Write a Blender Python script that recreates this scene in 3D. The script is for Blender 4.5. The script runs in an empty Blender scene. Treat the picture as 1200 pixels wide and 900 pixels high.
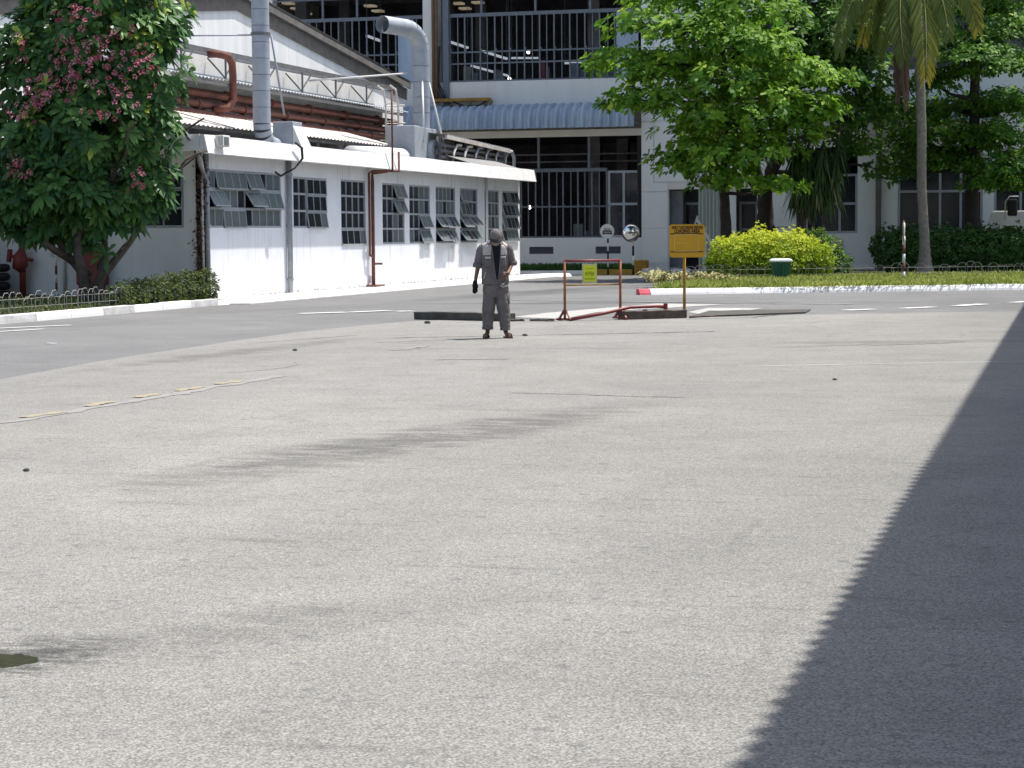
import bpy, bmesh, math, random
import numpy as np
from mathutils import Vector, Matrix
random.seed(7); rng = np.random.default_rng(7)
scene = bpy.context.scene
R_ = math.radians
# ------------------------------------------------------------------ camera
FPX, EYE = 2450.0, 1.57
yaw = math.atan(677/2450*math.cos(R_(4.1))); pitch = math.atan(176/2450); roll = R_(.4)
F = np.array([-math.sin(yaw)*math.cos(pitch), math.cos(yaw)*math.cos(pitch), -math.sin(pitch)])
R0 = np.array([math.cos(yaw), math.sin(yaw), 0.0]); U0 = np.cross(R0, F)
RV = R0*math.cos(roll)-U0*math.sin(roll); UV = np.cross(RV, F)
CAM = np.array([0, 0, EYE])
cd = bpy.data.cameras.new('camera'); cam = bpy.data.objects.new('camera', cd)
scene.collection.objects.link(cam); scene.camera = cam
cam.matrix_world = Matrix(((RV[0], UV[0], -F[0], 0), (RV[1], UV[1], -F[1], 0), (RV[2], UV[2], -F[2], EYE), (0, 0, 0, 1)))
cd.sensor_width = 36; cd.lens = 36*FPX/1200; cd.clip_end = 2000; cd.clip_start = .1
# ------------------------------------------------------------------ light
SUN = Vector((.255, .28, .92)).normalized()
w = bpy.data.worlds.new('World'); scene.world = w; w.use_nodes = True
nt = w.node_tree; sky = nt.nodes.new('ShaderNodeTexSky'); sky.sky_type = 'NISHITA'; sky.sun_disc = False
sky.sun_elevation = math.asin(SUN.z); sky.sun_rotation = math.atan2(SUN.x, SUN.y); sky.dust_density = 2.5; sky.ozone_density = 1.0
bg = nt.nodes['Background']; bg.inputs[1].default_value = .14
nt.links.new(sky.outputs[0], bg.inputs[0])
sl = bpy.data.lights.new('sun', 'SUN'); sl.energy = 4.4; sl.angle = R_(.53); sl.color = (1, .96, .9)
so = bpy.data.objects.new('sun', sl); scene.collection.objects.link(so)
so.rotation_euler = SUN.to_track_quat('Z', 'Y').to_euler(); so.location = (0, 20, 40)
scene.view_settings.view_transform = 'Standard'; scene.view_settings.look = 'None'
scene.cycles.max_bounces = 7; scene.cycles.diffuse_bounces = 4; scene.cycles.glossy_bounces = 2; scene.cycles.transparent_max_bounces = 8
scene.view_settings.gamma = 1; scene.view_settings.exposure = .56
# ------------------------------------------------------------------ pixel helpers (photo pixel -> place)
def ray(px, py): return F*FPX+RV*(px-600)-UV*(py-450)
def G(px, py, z=0.0): d = ray(px, py); return CAM+d*(z-EYE)/d[2]
def PX(px, py, X): d = ray(px, py); return CAM+d*X/d[0]
def PY(px, py, Y): d = ray(px, py); return CAM+d*Y/d[1]
# ------------------------------------------------------------------ materials
def srgb(r, g, b):
    f = lambda c: ((c/255+.055)/1.055)**2.4 if c/255 > .04045 else c/255/12.92
    return (f(r), f(g), f(b))
def mat(name, col, rough=.7, metal=0, var=.15, scale=3.0, bump=.0, bscale=40, col2=None, spec=.3, streak=False):
    m = bpy.data.materials.new(name); m.use_nodes = True; t = m.node_tree; N = t.nodes; L = t.links
    p = N['Principled BSDF']; p.inputs['Roughness'].default_value = rough; p.inputs['Metallic'].default_value = metal
    p.inputs['Specular IOR Level'].default_value = spec
    g = N.new('ShaderNodeNewGeometry'); mp = N.new('ShaderNodeMapping'); L.new(g.outputs['Position'], mp.inputs[0])
    if streak: mp.inputs['Scale'].default_value = (1, 1, .12)
    n = N.new('ShaderNodeTexNoise'); n.inputs['Scale'].default_value = scale; n.inputs['Detail'].default_value = 7; n.inputs['Roughness'].default_value = .65
    L.new(mp.outputs[0], n.inputs['Vector'])
    r = N.new('ShaderNodeValToRGB'); r.color_ramp.elements[0].position = .3; r.color_ramp.elements[1].position = .68
    c2 = col2 or tuple(c*(1-var*2) for c in col)
    r.color_ramp.elements[0].color = (*c2, 1); r.color_ramp.elements[1].color = (*col, 1)
    L.new(n.outputs['Fac'], r.inputs[0]); L.new(r.outputs[0], p.inputs['Base Color'])
    if bump:
        b = N.new('ShaderNodeBump'); b.inputs['Strength'].default_value = bump; b.inputs['Distance'].default_value = .02
        n2 = N.new('ShaderNodeTexNoise'); n2.inputs['Scale'].default_value = bscale; n2.inputs['Detail'].default_value = 4
        L.new(g.outputs['Position'], n2.inputs['Vector']); L.new(n2.outputs['Fac'], b.inputs['Height']); L.new(b.outputs[0], p.inputs['Normal'])
    return m
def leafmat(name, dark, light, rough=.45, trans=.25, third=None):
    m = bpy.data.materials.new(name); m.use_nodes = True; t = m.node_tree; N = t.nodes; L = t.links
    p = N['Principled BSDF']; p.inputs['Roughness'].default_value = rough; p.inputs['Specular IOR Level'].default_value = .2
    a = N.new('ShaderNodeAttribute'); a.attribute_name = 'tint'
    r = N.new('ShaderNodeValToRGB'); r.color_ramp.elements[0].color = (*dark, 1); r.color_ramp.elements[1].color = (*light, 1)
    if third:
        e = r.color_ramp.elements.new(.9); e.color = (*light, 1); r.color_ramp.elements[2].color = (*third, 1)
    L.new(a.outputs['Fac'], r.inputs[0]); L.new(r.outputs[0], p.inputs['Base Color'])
    tr = N.new('ShaderNodeBsdfTranslucent'); L.new(r.outputs[0], tr.inputs[0])
    mx = N.new('ShaderNodeMixShader'); mx.inputs[0].default_value = trans
    L.new(p.outputs[0], mx.inputs[1]); L.new(tr.outputs[0], mx.inputs[2]); L.new(mx.outputs[0], N['Material Output'].inputs[0])
    return m
def glass(name, col, alpha, rough=.12):
    m = bpy.data.materials.new(name); m.use_nodes = True; t = m.node_tree; N = t.nodes; L = t.links
    p = N['Principled BSDF']; p.inputs['Base Color'].default_value = (*col, 1); p.inputs['Roughness'].default_value = rough
    n = N.new('ShaderNodeTexNoise'); n.inputs['Scale'].default_value = 2.5; n.inputs['Detail'].default_value = 4
    g = N.new('ShaderNodeNewGeometry'); L.new(g.outputs['Position'], n.inputs['Vector'])
    mr = N.new('ShaderNodeMapRange'); mr.inputs[3].default_value = max(0, alpha-.2); mr.inputs[4].default_value = min(1, alpha+.2)
    L.new(n.outputs['Fac'], mr.inputs[0])
    tr = N.new('ShaderNodeBsdfTransparent'); mx = N.new('ShaderNodeMixShader'); L.new(mr.outputs[0], mx.inputs[0])
    L.new(tr.outputs[0], mx.inputs[1]); L.new(p.outputs[0], mx.inputs[2]); L.new(mx.outputs[0], N['Material Output'].inputs[0])
    return m
def emit(name, col, s):
    m = bpy.data.materials.new(name); m.use_nodes = True; p = m.node_tree.nodes['Principled BSDF']
    p.inputs['Emission Color'].default_value = (*col, 1); p.inputs['Emission Strength'].default_value = s; return m
M = {}
def ground_mat(name, base, warm, dark, stains=(), agg=1.0):
    m = bpy.data.materials.new(name); m.use_nodes = True; t = m.node_tree; N = t.nodes; L = t.links
    p = N['Principled BSDF']; p.inputs['Roughness'].default_value = .88; p.inputs['Specular IOR Level'].default_value = .2
    g = N.new('ShaderNodeNewGeometry')
    def noise(s, d=6, r=.6, sc=None, off=0):
        n = N.new('ShaderNodeTexNoise'); n.inputs['Scale'].default_value = s; n.inputs['Detail'].default_value = d; n.inputs['Roughness'].default_value = r
        mp = N.new('ShaderNodeMapping'); L.new(g.outputs['Position'], mp.inputs[0]); mp.inputs['Location'].default_value = (off, off*.7, 0)
        if sc: mp.inputs['Scale'].default_value = sc
        L.new(mp.outputs[0], n.inputs['Vector']); return n.outputs['Fac']
    def ramp(v, a, b, c0, c1):
        r = N.new('ShaderNodeValToRGB'); r.color_ramp.elements[0].position = a; r.color_ramp.elements[1].position = b
        r.color_ramp.elements[0].color = (*c0, 1); r.color_ramp.elements[1].color = (*c1, 1); L.new(v, r.inputs[0]); return r.outputs[0]
    def mix(fac, a, b, mode='MIX'):
        x = N.new('ShaderNodeMixRGB'); x.blend_type = mode
        if isinstance(fac, float): x.inputs[0].default_value = fac
        else: L.new(fac, x.inputs[0])
        L.new(a, x.inputs[1]); L.new(b, x.inputs[2]); return x.outputs[0]
    def gray(v): return (v, v, v)
    c = ramp(noise(.22, 5), .35, .65, base, warm)
    c = mix(1.0, c, ramp(noise(.09, 4, .6, (1.6, .6, 1), off=11), .35, .62, gray(.86), gray(1.03)), 'MULTIPLY')
    c = mix(1.0, c, ramp(noise(1.1, 7, .7, off=5), .28, .72, gray(.84), gray(1.06)), 'MULTIPLY')
    # coarse aggregate: light stones in dark binder
    v = N.new('ShaderNodeTexVoronoi'); v.inputs['Scale'].default_value = 85; v.feature = 'F1'; v.voronoi_dimensions = '2D'; L.new(g.outputs['Position'], v.inputs['Vector'])
    st = ramp(v.outputs['Color'], .1, .9, gray(1-.25*agg), gray(1+.16*agg))
    edge = ramp(v.outputs['Distance'], .3, .75, gray(1), gray(1-.38*agg))
    c = mix(1.0, c, st, 'MULTIPLY'); c = mix(1.0, c, edge, 'MULTIPLY')
    c = mix(1.0, c, ramp(noise(34, 4, .7, off=2), .3, .7, gray(1-.22*agg), gray(1+.12*agg)), 'MULTIPLY')
    # short dark scuffs and tyre streaks
    for s, sc, a, b, d in ((2.2, (.35, 2.4, 1), .30, .42, .78), (1.4, (2.6, .3, 1), .27, .38, .84), (6, (.5, 2.2, 1), .28, .38, .70)):
        c = mix(1.0, c, ramp(noise(s, 6, .62, sc, off=s*3), a, b, gray(d), gray(1)), 'MULTIPLY')
    vf = N.new('ShaderNodeTexVoronoi'); vf.voronoi_dimensions = '2D'; vf.inputs['Scale'].default_value = 5.5; vf.inputs['Randomness'].default_value = 1; L.new(g.outputs['Position'], vf.inputs['Vector'])
    sel = ramp(vf.outputs['Color'], .60, .66, gray(0), gray(1)); sp = ramp(vf.outputs['Distance'], .10, .24, gray(.9), gray(0))
    mk = mix(1.0, mix(1.0, sel, sp, 'MULTIPLY'), ramp(noise(26, 4, .7, (.5, 1.5, 1)), .46, .56, gray(0), gray(1)), 'MULTIPLY')
    c = mix(mk, c, ramp(noise(9, 2), .3, .7, gray(.10), gray(.2)))
    ds_ = N.new('ShaderNodeVectorMath'); ds_.operation = 'ADD'; nz = N.new('ShaderNodeTexNoise'); nz.inputs['Scale'].default_value = 1.6; nz.inputs['Detail'].default_value = 6
    L.new(g.outputs['Position'], nz.inputs['Vector']); L.new(g.outputs['Position'], ds_.inputs[0]); L.new(nz.outputs['Color'], ds_.inputs[1])
    vc = N.new('ShaderNodeTexVoronoi'); vc.voronoi_dimensions = '2D'; vc.feature = 'DISTANCE_TO_EDGE'; vc.inputs['Scale'].default_value = .33; L.new(ds_.outputs[0], vc.inputs['Vector'])
    ck = mix(1.0, ramp(vc.outputs['Distance'], .002, .006, gray(1), gray(0)), ramp(noise(.35, 3, off=8), .53, .62, gray(0), gray(.4)), 'MULTIPLY')
    c = mix(ck, c, ramp(noise(5, 2), .3, .7, gray(.12), gray(.17)))
    for (cx, cy, ang, lx, ly, d, ns) in stains:
        mp = N.new('ShaderNodeMapping'); mp.vector_type = 'TEXTURE'
        mp.inputs['Location'].default_value = (cx, cy, 0); mp.inputs['Rotation'].default_value = (0, 0, ang); mp.inputs['Scale'].default_value = (lx, ly, 1)
        L.new(g.outputs['Position'], mp.inputs[0])
        gr = N.new('ShaderNodeTexGradient'); gr.gradient_type = 'SPHERICAL'; L.new(mp.outputs[0], gr.inputs[0])
        ad = N.new('ShaderNodeMath'); ad.operation = 'MULTIPLY'; L.new(gr.outputs['Fac'], ad.inputs[0])
        L.new(ramp(noise(ns, 7, .7, (.7, 1.6, 1), off=cx), .38, .62, gray(.0), gray(1.8)), ad.inputs[1])
        r = ramp(ad.outputs[0], .05, .7, gray(1), gray(d)); c = mix(1.0, c, r, 'MULTIPLY')
    L.new(c, p.inputs['Base Color'])
    b = N.new('ShaderNodeBump'); b.inputs['Strength'].default_value = .55*agg; b.inputs['Distance'].default_value = .012
    L.new(v.outputs['Distance'], b.inputs['Height']); b.invert = True
    b2 = N.new('ShaderNodeBump'); b2.inputs['Strength'].default_value = .4; b2.inputs['Distance'].default_value = .02
    L.new(noise(22, 5, .7), b2.inputs['Height']); L.new(b.outputs[0], b2.inputs['Normal']); L.new(b2.outputs[0], p.inputs['Normal'])
    return m
M['yard'] = ground_mat('yard_asphalt', (.325, .317, .293), (.362, .349, .318), (.1,)*3, agg=1.05,
    stains=[(-4.9, 15.2, R_(76), 4.4, .75, .60, 2.6), (-3.3, 7.6, R_(55), 1.1, .45, .8, 4), (-3.85, 6.95, R_(70), .55, .42, .42, 9), (-11, 26, R_(85), 5, .5, .72, 1.5), (-2.5, 30, R_(20), 3, .6, .75, 1.5)])
M['road'] = ground_mat('road_asphalt', (.205, .205, .20), (.245, .243, .236), (.1,)*3, agg=.9, stains=[(-14, 55, R_(80), 10, 1.5, .6, .8), (-10, 46, R_(10), 8, .5, .6, .8)])
M['white_paint'] = mat('white_paint', (.80, .81, .83), .75, var=.05, scale=1.2, bump=.15, bscale=30)
def wall_mat(name):
    m = mat(name, (.82, .83, .85), .75, var=.05, scale=1.2, bump=.15, bscale=30); t = m.node_tree; N = t.nodes; L = t.links; p = N['Principled BSDF']; src = p.inputs['Base Color'].links[0].from_socket
    g = N.new('ShaderNodeNewGeometry'); mp = N.new('ShaderNodeMapping'); mp.inputs['Scale'].default_value = (2.6, 2.6, .16); L.new(g.outputs['Position'], mp.inputs[0])
    n = N.new('ShaderNodeTexNoise'); n.inputs['Scale'].default_value = 1.6; n.inputs['Detail'].default_value = 8; n.inputs['Roughness'].default_value = .7; L.new(mp.outputs[0], n.inputs['Vector'])
    r = N.new('ShaderNodeValToRGB'); r.color_ramp.elements[0].position = .30; r.color_ramp.elements[1].position = .46; r.color_ramp.elements[0].color = (.62, .61, .60, 1); r.color_ramp.elements[1].color = (1, 1, 1, 1); L.new(n.outputs['Fac'], r.inputs[0])
    x = N.new('ShaderNodeMixRGB'); x.blend_type = 'MULTIPLY'; x.inputs[0].default_value = .8; L.new(src, x.inputs[1]); L.new(r.outputs[0], x.inputs[2])
    n2 = N.new('ShaderNodeTexNoise'); n2.inputs['Scale'].default_value = 5; n2.inputs['Detail'].default_value = 8; L.new(g.outputs['Position'], n2.inputs['Vector'])
    sx = N.new('ShaderNodeSeparateXYZ'); L.new(g.outputs['Position'], sx.inputs[0]); mr_ = N.new('ShaderNodeMapRange'); mr_.inputs[1].default_value = .05; mr_.inputs[2].default_value = .45; mr_.inputs[3].default_value = .12; mr_.inputs[4].default_value = -.25; L.new(sx.outputs[2], mr_.inputs[0])
    ad = N.new('ShaderNodeMath'); L.new(n2.outputs['Fac'], ad.inputs[0]); L.new(mr_.outputs[0], ad.inputs[1]); r2 = N.new('ShaderNodeValToRGB'); r2.color_ramp.elements[0].position = .5; r2.color_ramp.elements[1].position = .66; L.new(ad.outputs[0], r2.inputs[0])
    y = N.new('ShaderNodeMixRGB'); y.inputs[2].default_value = (.42, .40, .36, 1); L.new(r2.outputs[0], y.inputs[0]); L.new(x.outputs[0], y.inputs[1]); L.new(y.outputs[0], p.inputs['Base Color']); return m
M['annex_wall'] = wall_mat('annex_wall_paint')
M['white_streak'] = mat('white_weathered', (.86, .86, .86), .8, var=.08, scale=2.5, bump=.2, bscale=20, streak=True)
M['gable'] = mat('gable_plaster', (.82, .82, .81), .85, scale=1.6, col2=(.62, .62, .61), bump=.25, bscale=12, streak=True)
M['fascia'] = mat('fascia_paint', (.84, .84, .83), .75, scale=3.5, col2=(.70, .69, .67), bump=.3, bscale=14)
M['kerb_white'] = mat('kerb_paint', (.84, .84, .82), .8, scale=.8, col2=(.66, .66, .65), bump=.4, bscale=10)
M['kerb_grey'] = mat('kerb_worn', (.62, .62, .61), .85, scale=3, col2=(.38, .37, .36), bump=.4, bscale=10)
M['kerb_red'] = mat('kerb_red', (.66, .12, .15), .8, scale=4, var=.15)
M['kerb_yellow'] = mat('kerb_yellow', (.50, .29, .05), .8, scale=3, var=.2)
M['panel'] = mat('wall_panel', (.84, .83, .80), .45, var=.05, scale=.8, spec=.4)
M['cream'] = mat('cream_wall', (.80, .76, .69), .8, var=.08, scale=1.0, streak=True)
M['joint'] = mat('joint_dark', (.03, .03, .03), .9)
M['frame'] = mat('window_frame_grey', (.40, .42, .44), .5, var=.1, scale=6)
M['bar'] = mat('grille_steel', (.17, .185, .21), .5, var=.12, scale=4)
M['pane_dark'] = glass('pane_dark', (.03, .036, .046), .6)
M['pane_frost'] = glass('pane_frosted', (.15, .18, .18), .85, .35)
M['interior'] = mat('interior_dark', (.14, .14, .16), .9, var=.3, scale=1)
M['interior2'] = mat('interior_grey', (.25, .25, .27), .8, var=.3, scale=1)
M['steel'] = mat('galvanised_steel', (.40, .43, .47), .55, metal=.15, var=.12, scale=3, bump=.1, bscale=20)
M['steel_dark'] = mat('dull_steel', (.20, .20, .20), .6, metal=.3, var=.2, scale=4)
M['sheet_lit'] = mat('corrugated_sheet', (.66, .63, .58), .6, metal=.1, scale=2.5, col2=(.42, .37, .32))
M['sheet_grey'] = mat('roof_sheet', (.36, .37, .38), .6, metal=.2, scale=2, col2=(.22, .22, .22))
M['roof_brown'] = mat('roof_trim_brown', (.20, .18, .165), .8, scale=3, col2=(.11, .10, .09))
M['blue'] = mat('blue_sheet', (.40, .47, .54), .55, scale=2.2, col2=(.25, .32, .40), streak=True)
M['rust'] = mat('rusty_red_pipe', (.20, .075, .055), .7, scale=5, col2=(.10, .045, .035), bump=.2)
M['brownpipe'] = mat('brown_pipe', (.17, .10, .055), .6, scale=4, var=.2)
M['greypipe'] = mat('grey_pvc', (.33, .35, .37), .5, scale=5, var=.12)
M['conc_dark'] = mat('old_concrete', (.10, .095, .08), .9, scale=6, col2=(.05, .047, .04), bump=.5, bscale=15)
M['wood_dark'] = mat('dark_timber', (.15, .11, .09), .85, scale=8, col2=(.06, .045, .04), bump=.4, bscale=20)
M['crack'] = mat('crack_tar', (.10, .10, .095), .9, scale=8, var=.2)
M['tyre_mark'] = mat('tyre_mark', (.275, .268, .25), .9, scale=4, var=.12)
M['patch'] = mat('patch_cement', (.40, .39, .365), .9, scale=5, var=.12, bump=.3, bscale=30)
M['mark_white'] = mat('road_paint_white', (.74, .74, .72), .8, scale=5, col2=(.42, .42, .41))
M['mark_yellow'] = mat('road_paint_yellow', (.33, .255, .14), .85, scale=11, col2=(.27, .255, .215))
M['red'] = mat('red_paint', (.24, .035, .03), .5, scale=6, col2=(.13, .03, .025), spec=.4)
M['orange'] = mat('barrier_orange_rust', (.42, .17, .05), .65, scale=7, col2=(.16, .05, .04))
M['sign_yellow'] = mat('sign_yellow', (.62, .33, .012), .5, scale=3, col2=(.50, .26, .012), spec=.4)
M['sign_line'] = mat('sign_outline', (.70, .52, .16), .6)
M['sign_text'] = mat('sign_lettering', (.10, .045, .01), .7)
M['lime'] = mat('notice_lime', (.66, .74, .03), .5, scale=4, var=.08)
M['lime_frame'] = mat('notice_border', (.60, .62, .30), .5)
M['lime_text'] = mat('notice_print', (.36, .42, .02), .6)
M['post_yellow'] = mat('post_yellow', (.45, .25, .03), .6, scale=5, col2=(.20, .10, .03))
M['white_metal'] = mat('white_metal', (.70, .70, .68), .5, scale=5, var=.08)
M['black'] = mat('black_matte', (.02, .02, .022), .6)
M['mirror'] = mat('mirror_glass', (.85, .85, .86), .03, metal=1, var=.0)
M['bark'] = mat('bark_grey_brown', (.13, .10, .08), .9, scale=7, col2=(.06, .047, .038), bump=.6, bscale=18)
M['bark_dark'] = mat('bark_dark', (.055, .046, .04), .95, scale=6, var=.25, bump=.6, bscale=12)
M['palmbark'] = mat('palm_trunk', (.27, .24, .20), .9, scale=9, col2=(.14, .12, .10), bump=.5, bscale=14)
M['green_bin'] = mat('bin_green', (.02, .12, .065), .5, scale=3, var=.15, spec=.4)
M['rib'] = mat('frond_rib', (.22, .22, .06), .6)
M['soil'] = mat('lawn_soil', (.10, .085, .05), .95, scale=3, col2=(.07, .08, .03), bump=.4)
M['wire'] = mat('fence_wire', (.30, .30, .27), .7, var=.2, scale=9)
M['plum_leaf'] = leafmat('plumeria_leaf', (.035, .095, .035), (.13, .26, .055), .4, .26, (.46, .56, .09))
M['flower'] = leafmat('blossom', (.36, .04, .09), (.66, .27, .32), .6, .25)
M['term_leaf'] = leafmat('almond_leaf', (.06, .17, .018), (.28, .46, .04), .55, .42, (.56, .68, .10))
M['dark_leaf'] = leafmat('dark_tree_leaf', (.035, .10, .02), (.16, .31, .04), .5, .36, (.40, .52, .12))
M['layer_leaf'] = leafmat('layered_tree_leaf', (.03, .095, .016), (.15, .31, .025), .55, .36, (.42, .56, .06))
M['golden'] = leafmat('golden_leaf', (.07, .17, .012), (.42, .52, .025), .55, .35, (.62, .64, .05))
M['midgreen'] = leafmat('shrub_leaf', (.03, .09, .012), (.16, .27, .02), .5, .25)
M['hedge'] = leafmat('hedge_leaf', (.025, .075, .02), (.085, .18, .035), .5, .2)
M['grass'] = leafmat('grass_blade', (.14, .20, .035), (.38, .42, .10), .6, .4, (.58, .52, .22))
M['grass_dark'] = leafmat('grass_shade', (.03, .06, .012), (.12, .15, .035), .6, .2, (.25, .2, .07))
M['palm'] = leafmat('palm_leaflet', (.06, .10, .02), (.17, .20, .035), .45, .25, (.45, .34, .03))
M['palm_dead'] = leafmat('dead_frond', (.11, .06, .045), (.24, .15, .11), .8, .1)
M['straggle'] = leafmat('strap_leaf', (.02, .06, .02), (.09, .14, .035), .5, .2, (.30, .24, .13))
M['pale_leaf'] = leafmat('variegated_leaf', (.10, .11, .03), (.50, .45, .22), .6, .2)
M['skin'] = mat('skin', (.20, .105, .07), .55, var=.06, scale=12)
M['uniform'] = mat('uniform_grey', (.185, .165, .16), .9, scale=7, col2=(.11, .096, .096), bump=.9, bscale=22)
M['uniform_lt'] = mat('uniform_pale', (.52, .48, .45), .9, scale=9, var=.1, bump=.4, bscale=30)
M['shirt'] = mat('shirt_black', (.012, .012, .018), .9)
M['cap'] = mat('cap_grey', (.20, .18, .17), .9, scale=10, col2=(.13, .115, .11))
M['cap_brim'] = mat('cap_brim', (.06, .052, .05), .9)  # darker than the crown: shade put into the brim's colour
M['maskcloth'] = mat('face_cloth', (.28, .25, .24), .9)
M['sandal'] = mat('sandal_brown', (.10, .06, .045), .7)
M['water'] = mat('puddle_water', (.045, .045, .014), .45, scale=30, col2=(.010, .012, .006), spec=.03)
M['wet'] = mat('wet_asphalt', (.26, .26, .255), .6, scale=30, col2=(.15, .15, .15), bump=.6, bscale=60, spec=.25)
M['bulb'] = emit('lamp_glow', (1, .97, .9), 4)
M['tube'] = emit('tube_glow', (.8, .88, 1), .25)
M['ceil_lamp'] = emit('ceiling_lamp_glow', (1, .8, .5), .12)
M['truck_white'] = mat('truck_white', (.78, .78, .78), .35, var=.03, spec=.5)
# ------------------------------------------------------------------ mesh helpers
COL = scene.collection
W = {}                                                   # world position of each object's origin
def V3(p): return Vector((float(p[0]), float(p[1]), float(p[2])))
def setp(o, label=None, cat=None, group=None, kind=None):
    for k, v in (('label', label), ('category', cat), ('group', group), ('kind', kind)):
        if v: o[k] = v
    return o
def thing(name, loc, label, cat, group=None, rz=0):
    o = bpy.data.objects.new(name, None); COL.objects.link(o); o.location = V3(loc); o.rotation_euler.z = rz
    o.empty_display_size = .2; W[o] = V3(loc); return setp(o, label, cat, group)
class MB:
    def __init__(s): s.v = []; s.f = []
    def add(s, vs, fs):
        n = len(s.v); s.v += [tuple(map(float, v)) for v in vs]; s.f += [tuple(i+n for i in f) for f in fs]; return s
    def box(s, a, b):
        (x0, y0, z0), (x1, y1, z1) = a, b
        x0, x1 = sorted((x0, x1)); y0, y1 = sorted((y0, y1)); z0, z1 = sorted((z0, z1))
        return s.add([(x0, y0, z0), (x1, y0, z0), (x1, y1, z0), (x0, y1, z0), (x0, y0, z1), (x1, y0, z1), (x1, y1, z1), (x0, y1, z1)],
                     [(3, 2, 1, 0), (4, 5, 6, 7), (0, 1, 5, 4), (1, 2, 6, 5), (2, 3, 7, 6), (3, 0, 4, 7)])
    def beam(s, a, b, wd, ht=None, up=(0, 0, 1)):
        a, b = V3(a), V3(b); ht = ht or wd; d = (b-a).normalized(); u = V3(up)
        if abs(d.dot(u)) > .98: u = Vector((1, 0, 0))
        r = d.cross(u).normalized(); u = r.cross(d); vs = []
        for p in (a, b):
            for i, j in ((-1, -1), (1, -1), (1, 1), (-1, 1)): vs.append(p+r*wd/2*i+u*ht/2*j)
        return s.add(vs, [(0, 1, 2, 3), (7, 6, 5, 4), (0, 4, 5, 1), (1, 5, 6, 2), (2, 6, 7, 3), (3, 7, 4, 0)])
    def tube(s, pts, r, n=8, cap=True):
        pts = [V3(p) for p in pts]; rs = r if hasattr(r, '__len__') else [r]*len(pts)
        d0 = (pts[1]-pts[0]).normalized(); u = Vector((0, 0, 1)) if abs(d0.z) < .9 else Vector((1, 0, 0)); vs = []
        for i, p in enumerate(pts):
            d = (pts[min(i+1, len(pts)-1)]-pts[max(i-1, 0)]).normalized()
            a = d.cross(u).normalized(); u = a.cross(d).normalized()
            for k in range(n):
                t = 2*math.pi*k/n; vs.append(p+(a*math.cos(t)+u*math.sin(t))*rs[i])
        fs = [(i*n+k, i*n+(k+1) % n, (i+1)*n+(k+1) % n, (i+1)*n+k) for i in range(len(pts)-1) for k in range(n)]
        if cap: fs += [tuple(range(n))[::-1], tuple((len(pts)-1)*n+k for k in range(n))]
        return s.add(vs, fs)
    def prism(s, poly, z0, z1):
        n = len(poly); vs = [(p[0], p[1], z0) for p in poly]+[(p[0], p[1], z1) for p in poly]
        return s.add(vs, [tuple(range(n))[::-1], tuple(range(n, 2*n))]+[(i, (i+1) % n, n+(i+1) % n, n+i) for i in range(n)])
    def loft(s, rings, cap=True):
        n = len(rings[0]); vs = [v for r in rings for v in r]
        fs = [(i*n+k, i*n+(k+1) % n, (i+1)*n+(k+1) % n, (i+1)*n+k) for i in range(len(rings)-1) for k in range(n)]
        if cap: fs += [tuple(range(n))[::-1], tuple((len(rings)-1)*n+k for k in range(n))]
        return s.add(vs, fs)
    def wall(s, us, zs, u0, u1, z0, z1, holes, t0, t1, axis):
        """solid wall between thickness t0..t1 with rectangular holes (u0,u1,z0,z1); axis 'x': plane x=const, u=y"""
        us = sorted(set([u0, u1]+[h[i] for h in holes for i in (0, 1)])); zs = sorted(set([z0, z1]+[h[i] for h in holes for i in (2, 3)]))
        us = [u for u in us if u0 <= u <= u1]; zs = [z for z in zs if z0 <= z <= z1]
        P = (lambda u, z, t: (t, u, z)) if axis == 'x' else (lambda u, z, t: (u, t, z))
        def solid(i, j):
            if not (0 <= i < len(us)-1 and 0 <= j < len(zs)-1): return False
            cu, cz = (us[i]+us[i+1])/2, (zs[j]+zs[j+1])/2
            return not any(h[0] < cu < h[1] and h[2] < cz < h[3] for h in holes)
        for i in range(len(us)-1):
            for j in range(len(zs)-1):
                if not solid(i, j): continue
                a, b, c, d = us[i], us[i+1], zs[j], zs[j+1]
                s.add([P(a, c, t0), P(b, c, t0), P(b, d, t0), P(a, d, t0)], [(0, 1, 2, 3)])
                s.add([P(a, c, t1), P(b, c, t1), P(b, d, t1), P(a, d, t1)], [(3, 2, 1, 0)])
                for (di, dj, q) in ((-1, 0, ((a, c), (a, d))), (1, 0, ((b, d), (b, c))), (0, -1, ((b, c), (a, c))), (0, 1, ((a, d), (b, d)))):
                    if not solid(i+di, j+dj):
                        s.add([P(*q[0], t0), P(*q[1], t0), P(*q[1], t1), P(*q[0], t1)], [(0, 1, 2, 3)])
        return s
    def build(s, name, m, parent=None, smooth=False, origin=None, bevel=0):
        me = bpy.data.meshes.new(name)
        pw = W[parent] if parent else Vector((0, 0, 0))
        o_ = V3(origin) if origin is not None else (pw if parent else None)
        if o_ is None:
            a = np.array(s.v); o_ = Vector((float(a[:, 0].mean()), float(a[:, 1].mean()), float(a[:, 2].min())))
        me.from_pydata([(v[0]-o_.x, v[1]-o_.y, v[2]-o_.z) for v in s.v], [], s.f)
        me.materials.append(M[m] if isinstance(m, str) else m)
        bm = bmesh.new(); bm.from_mesh(me); bmesh.ops.recalc_face_normals(bm, faces=bm.faces); bm.to_mesh(me); bm.free()
        if smooth: me.polygons.foreach_set('use_smooth', [True]*len(me.polygons))
        return link(name, me, parent, o_, bevel)
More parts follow.
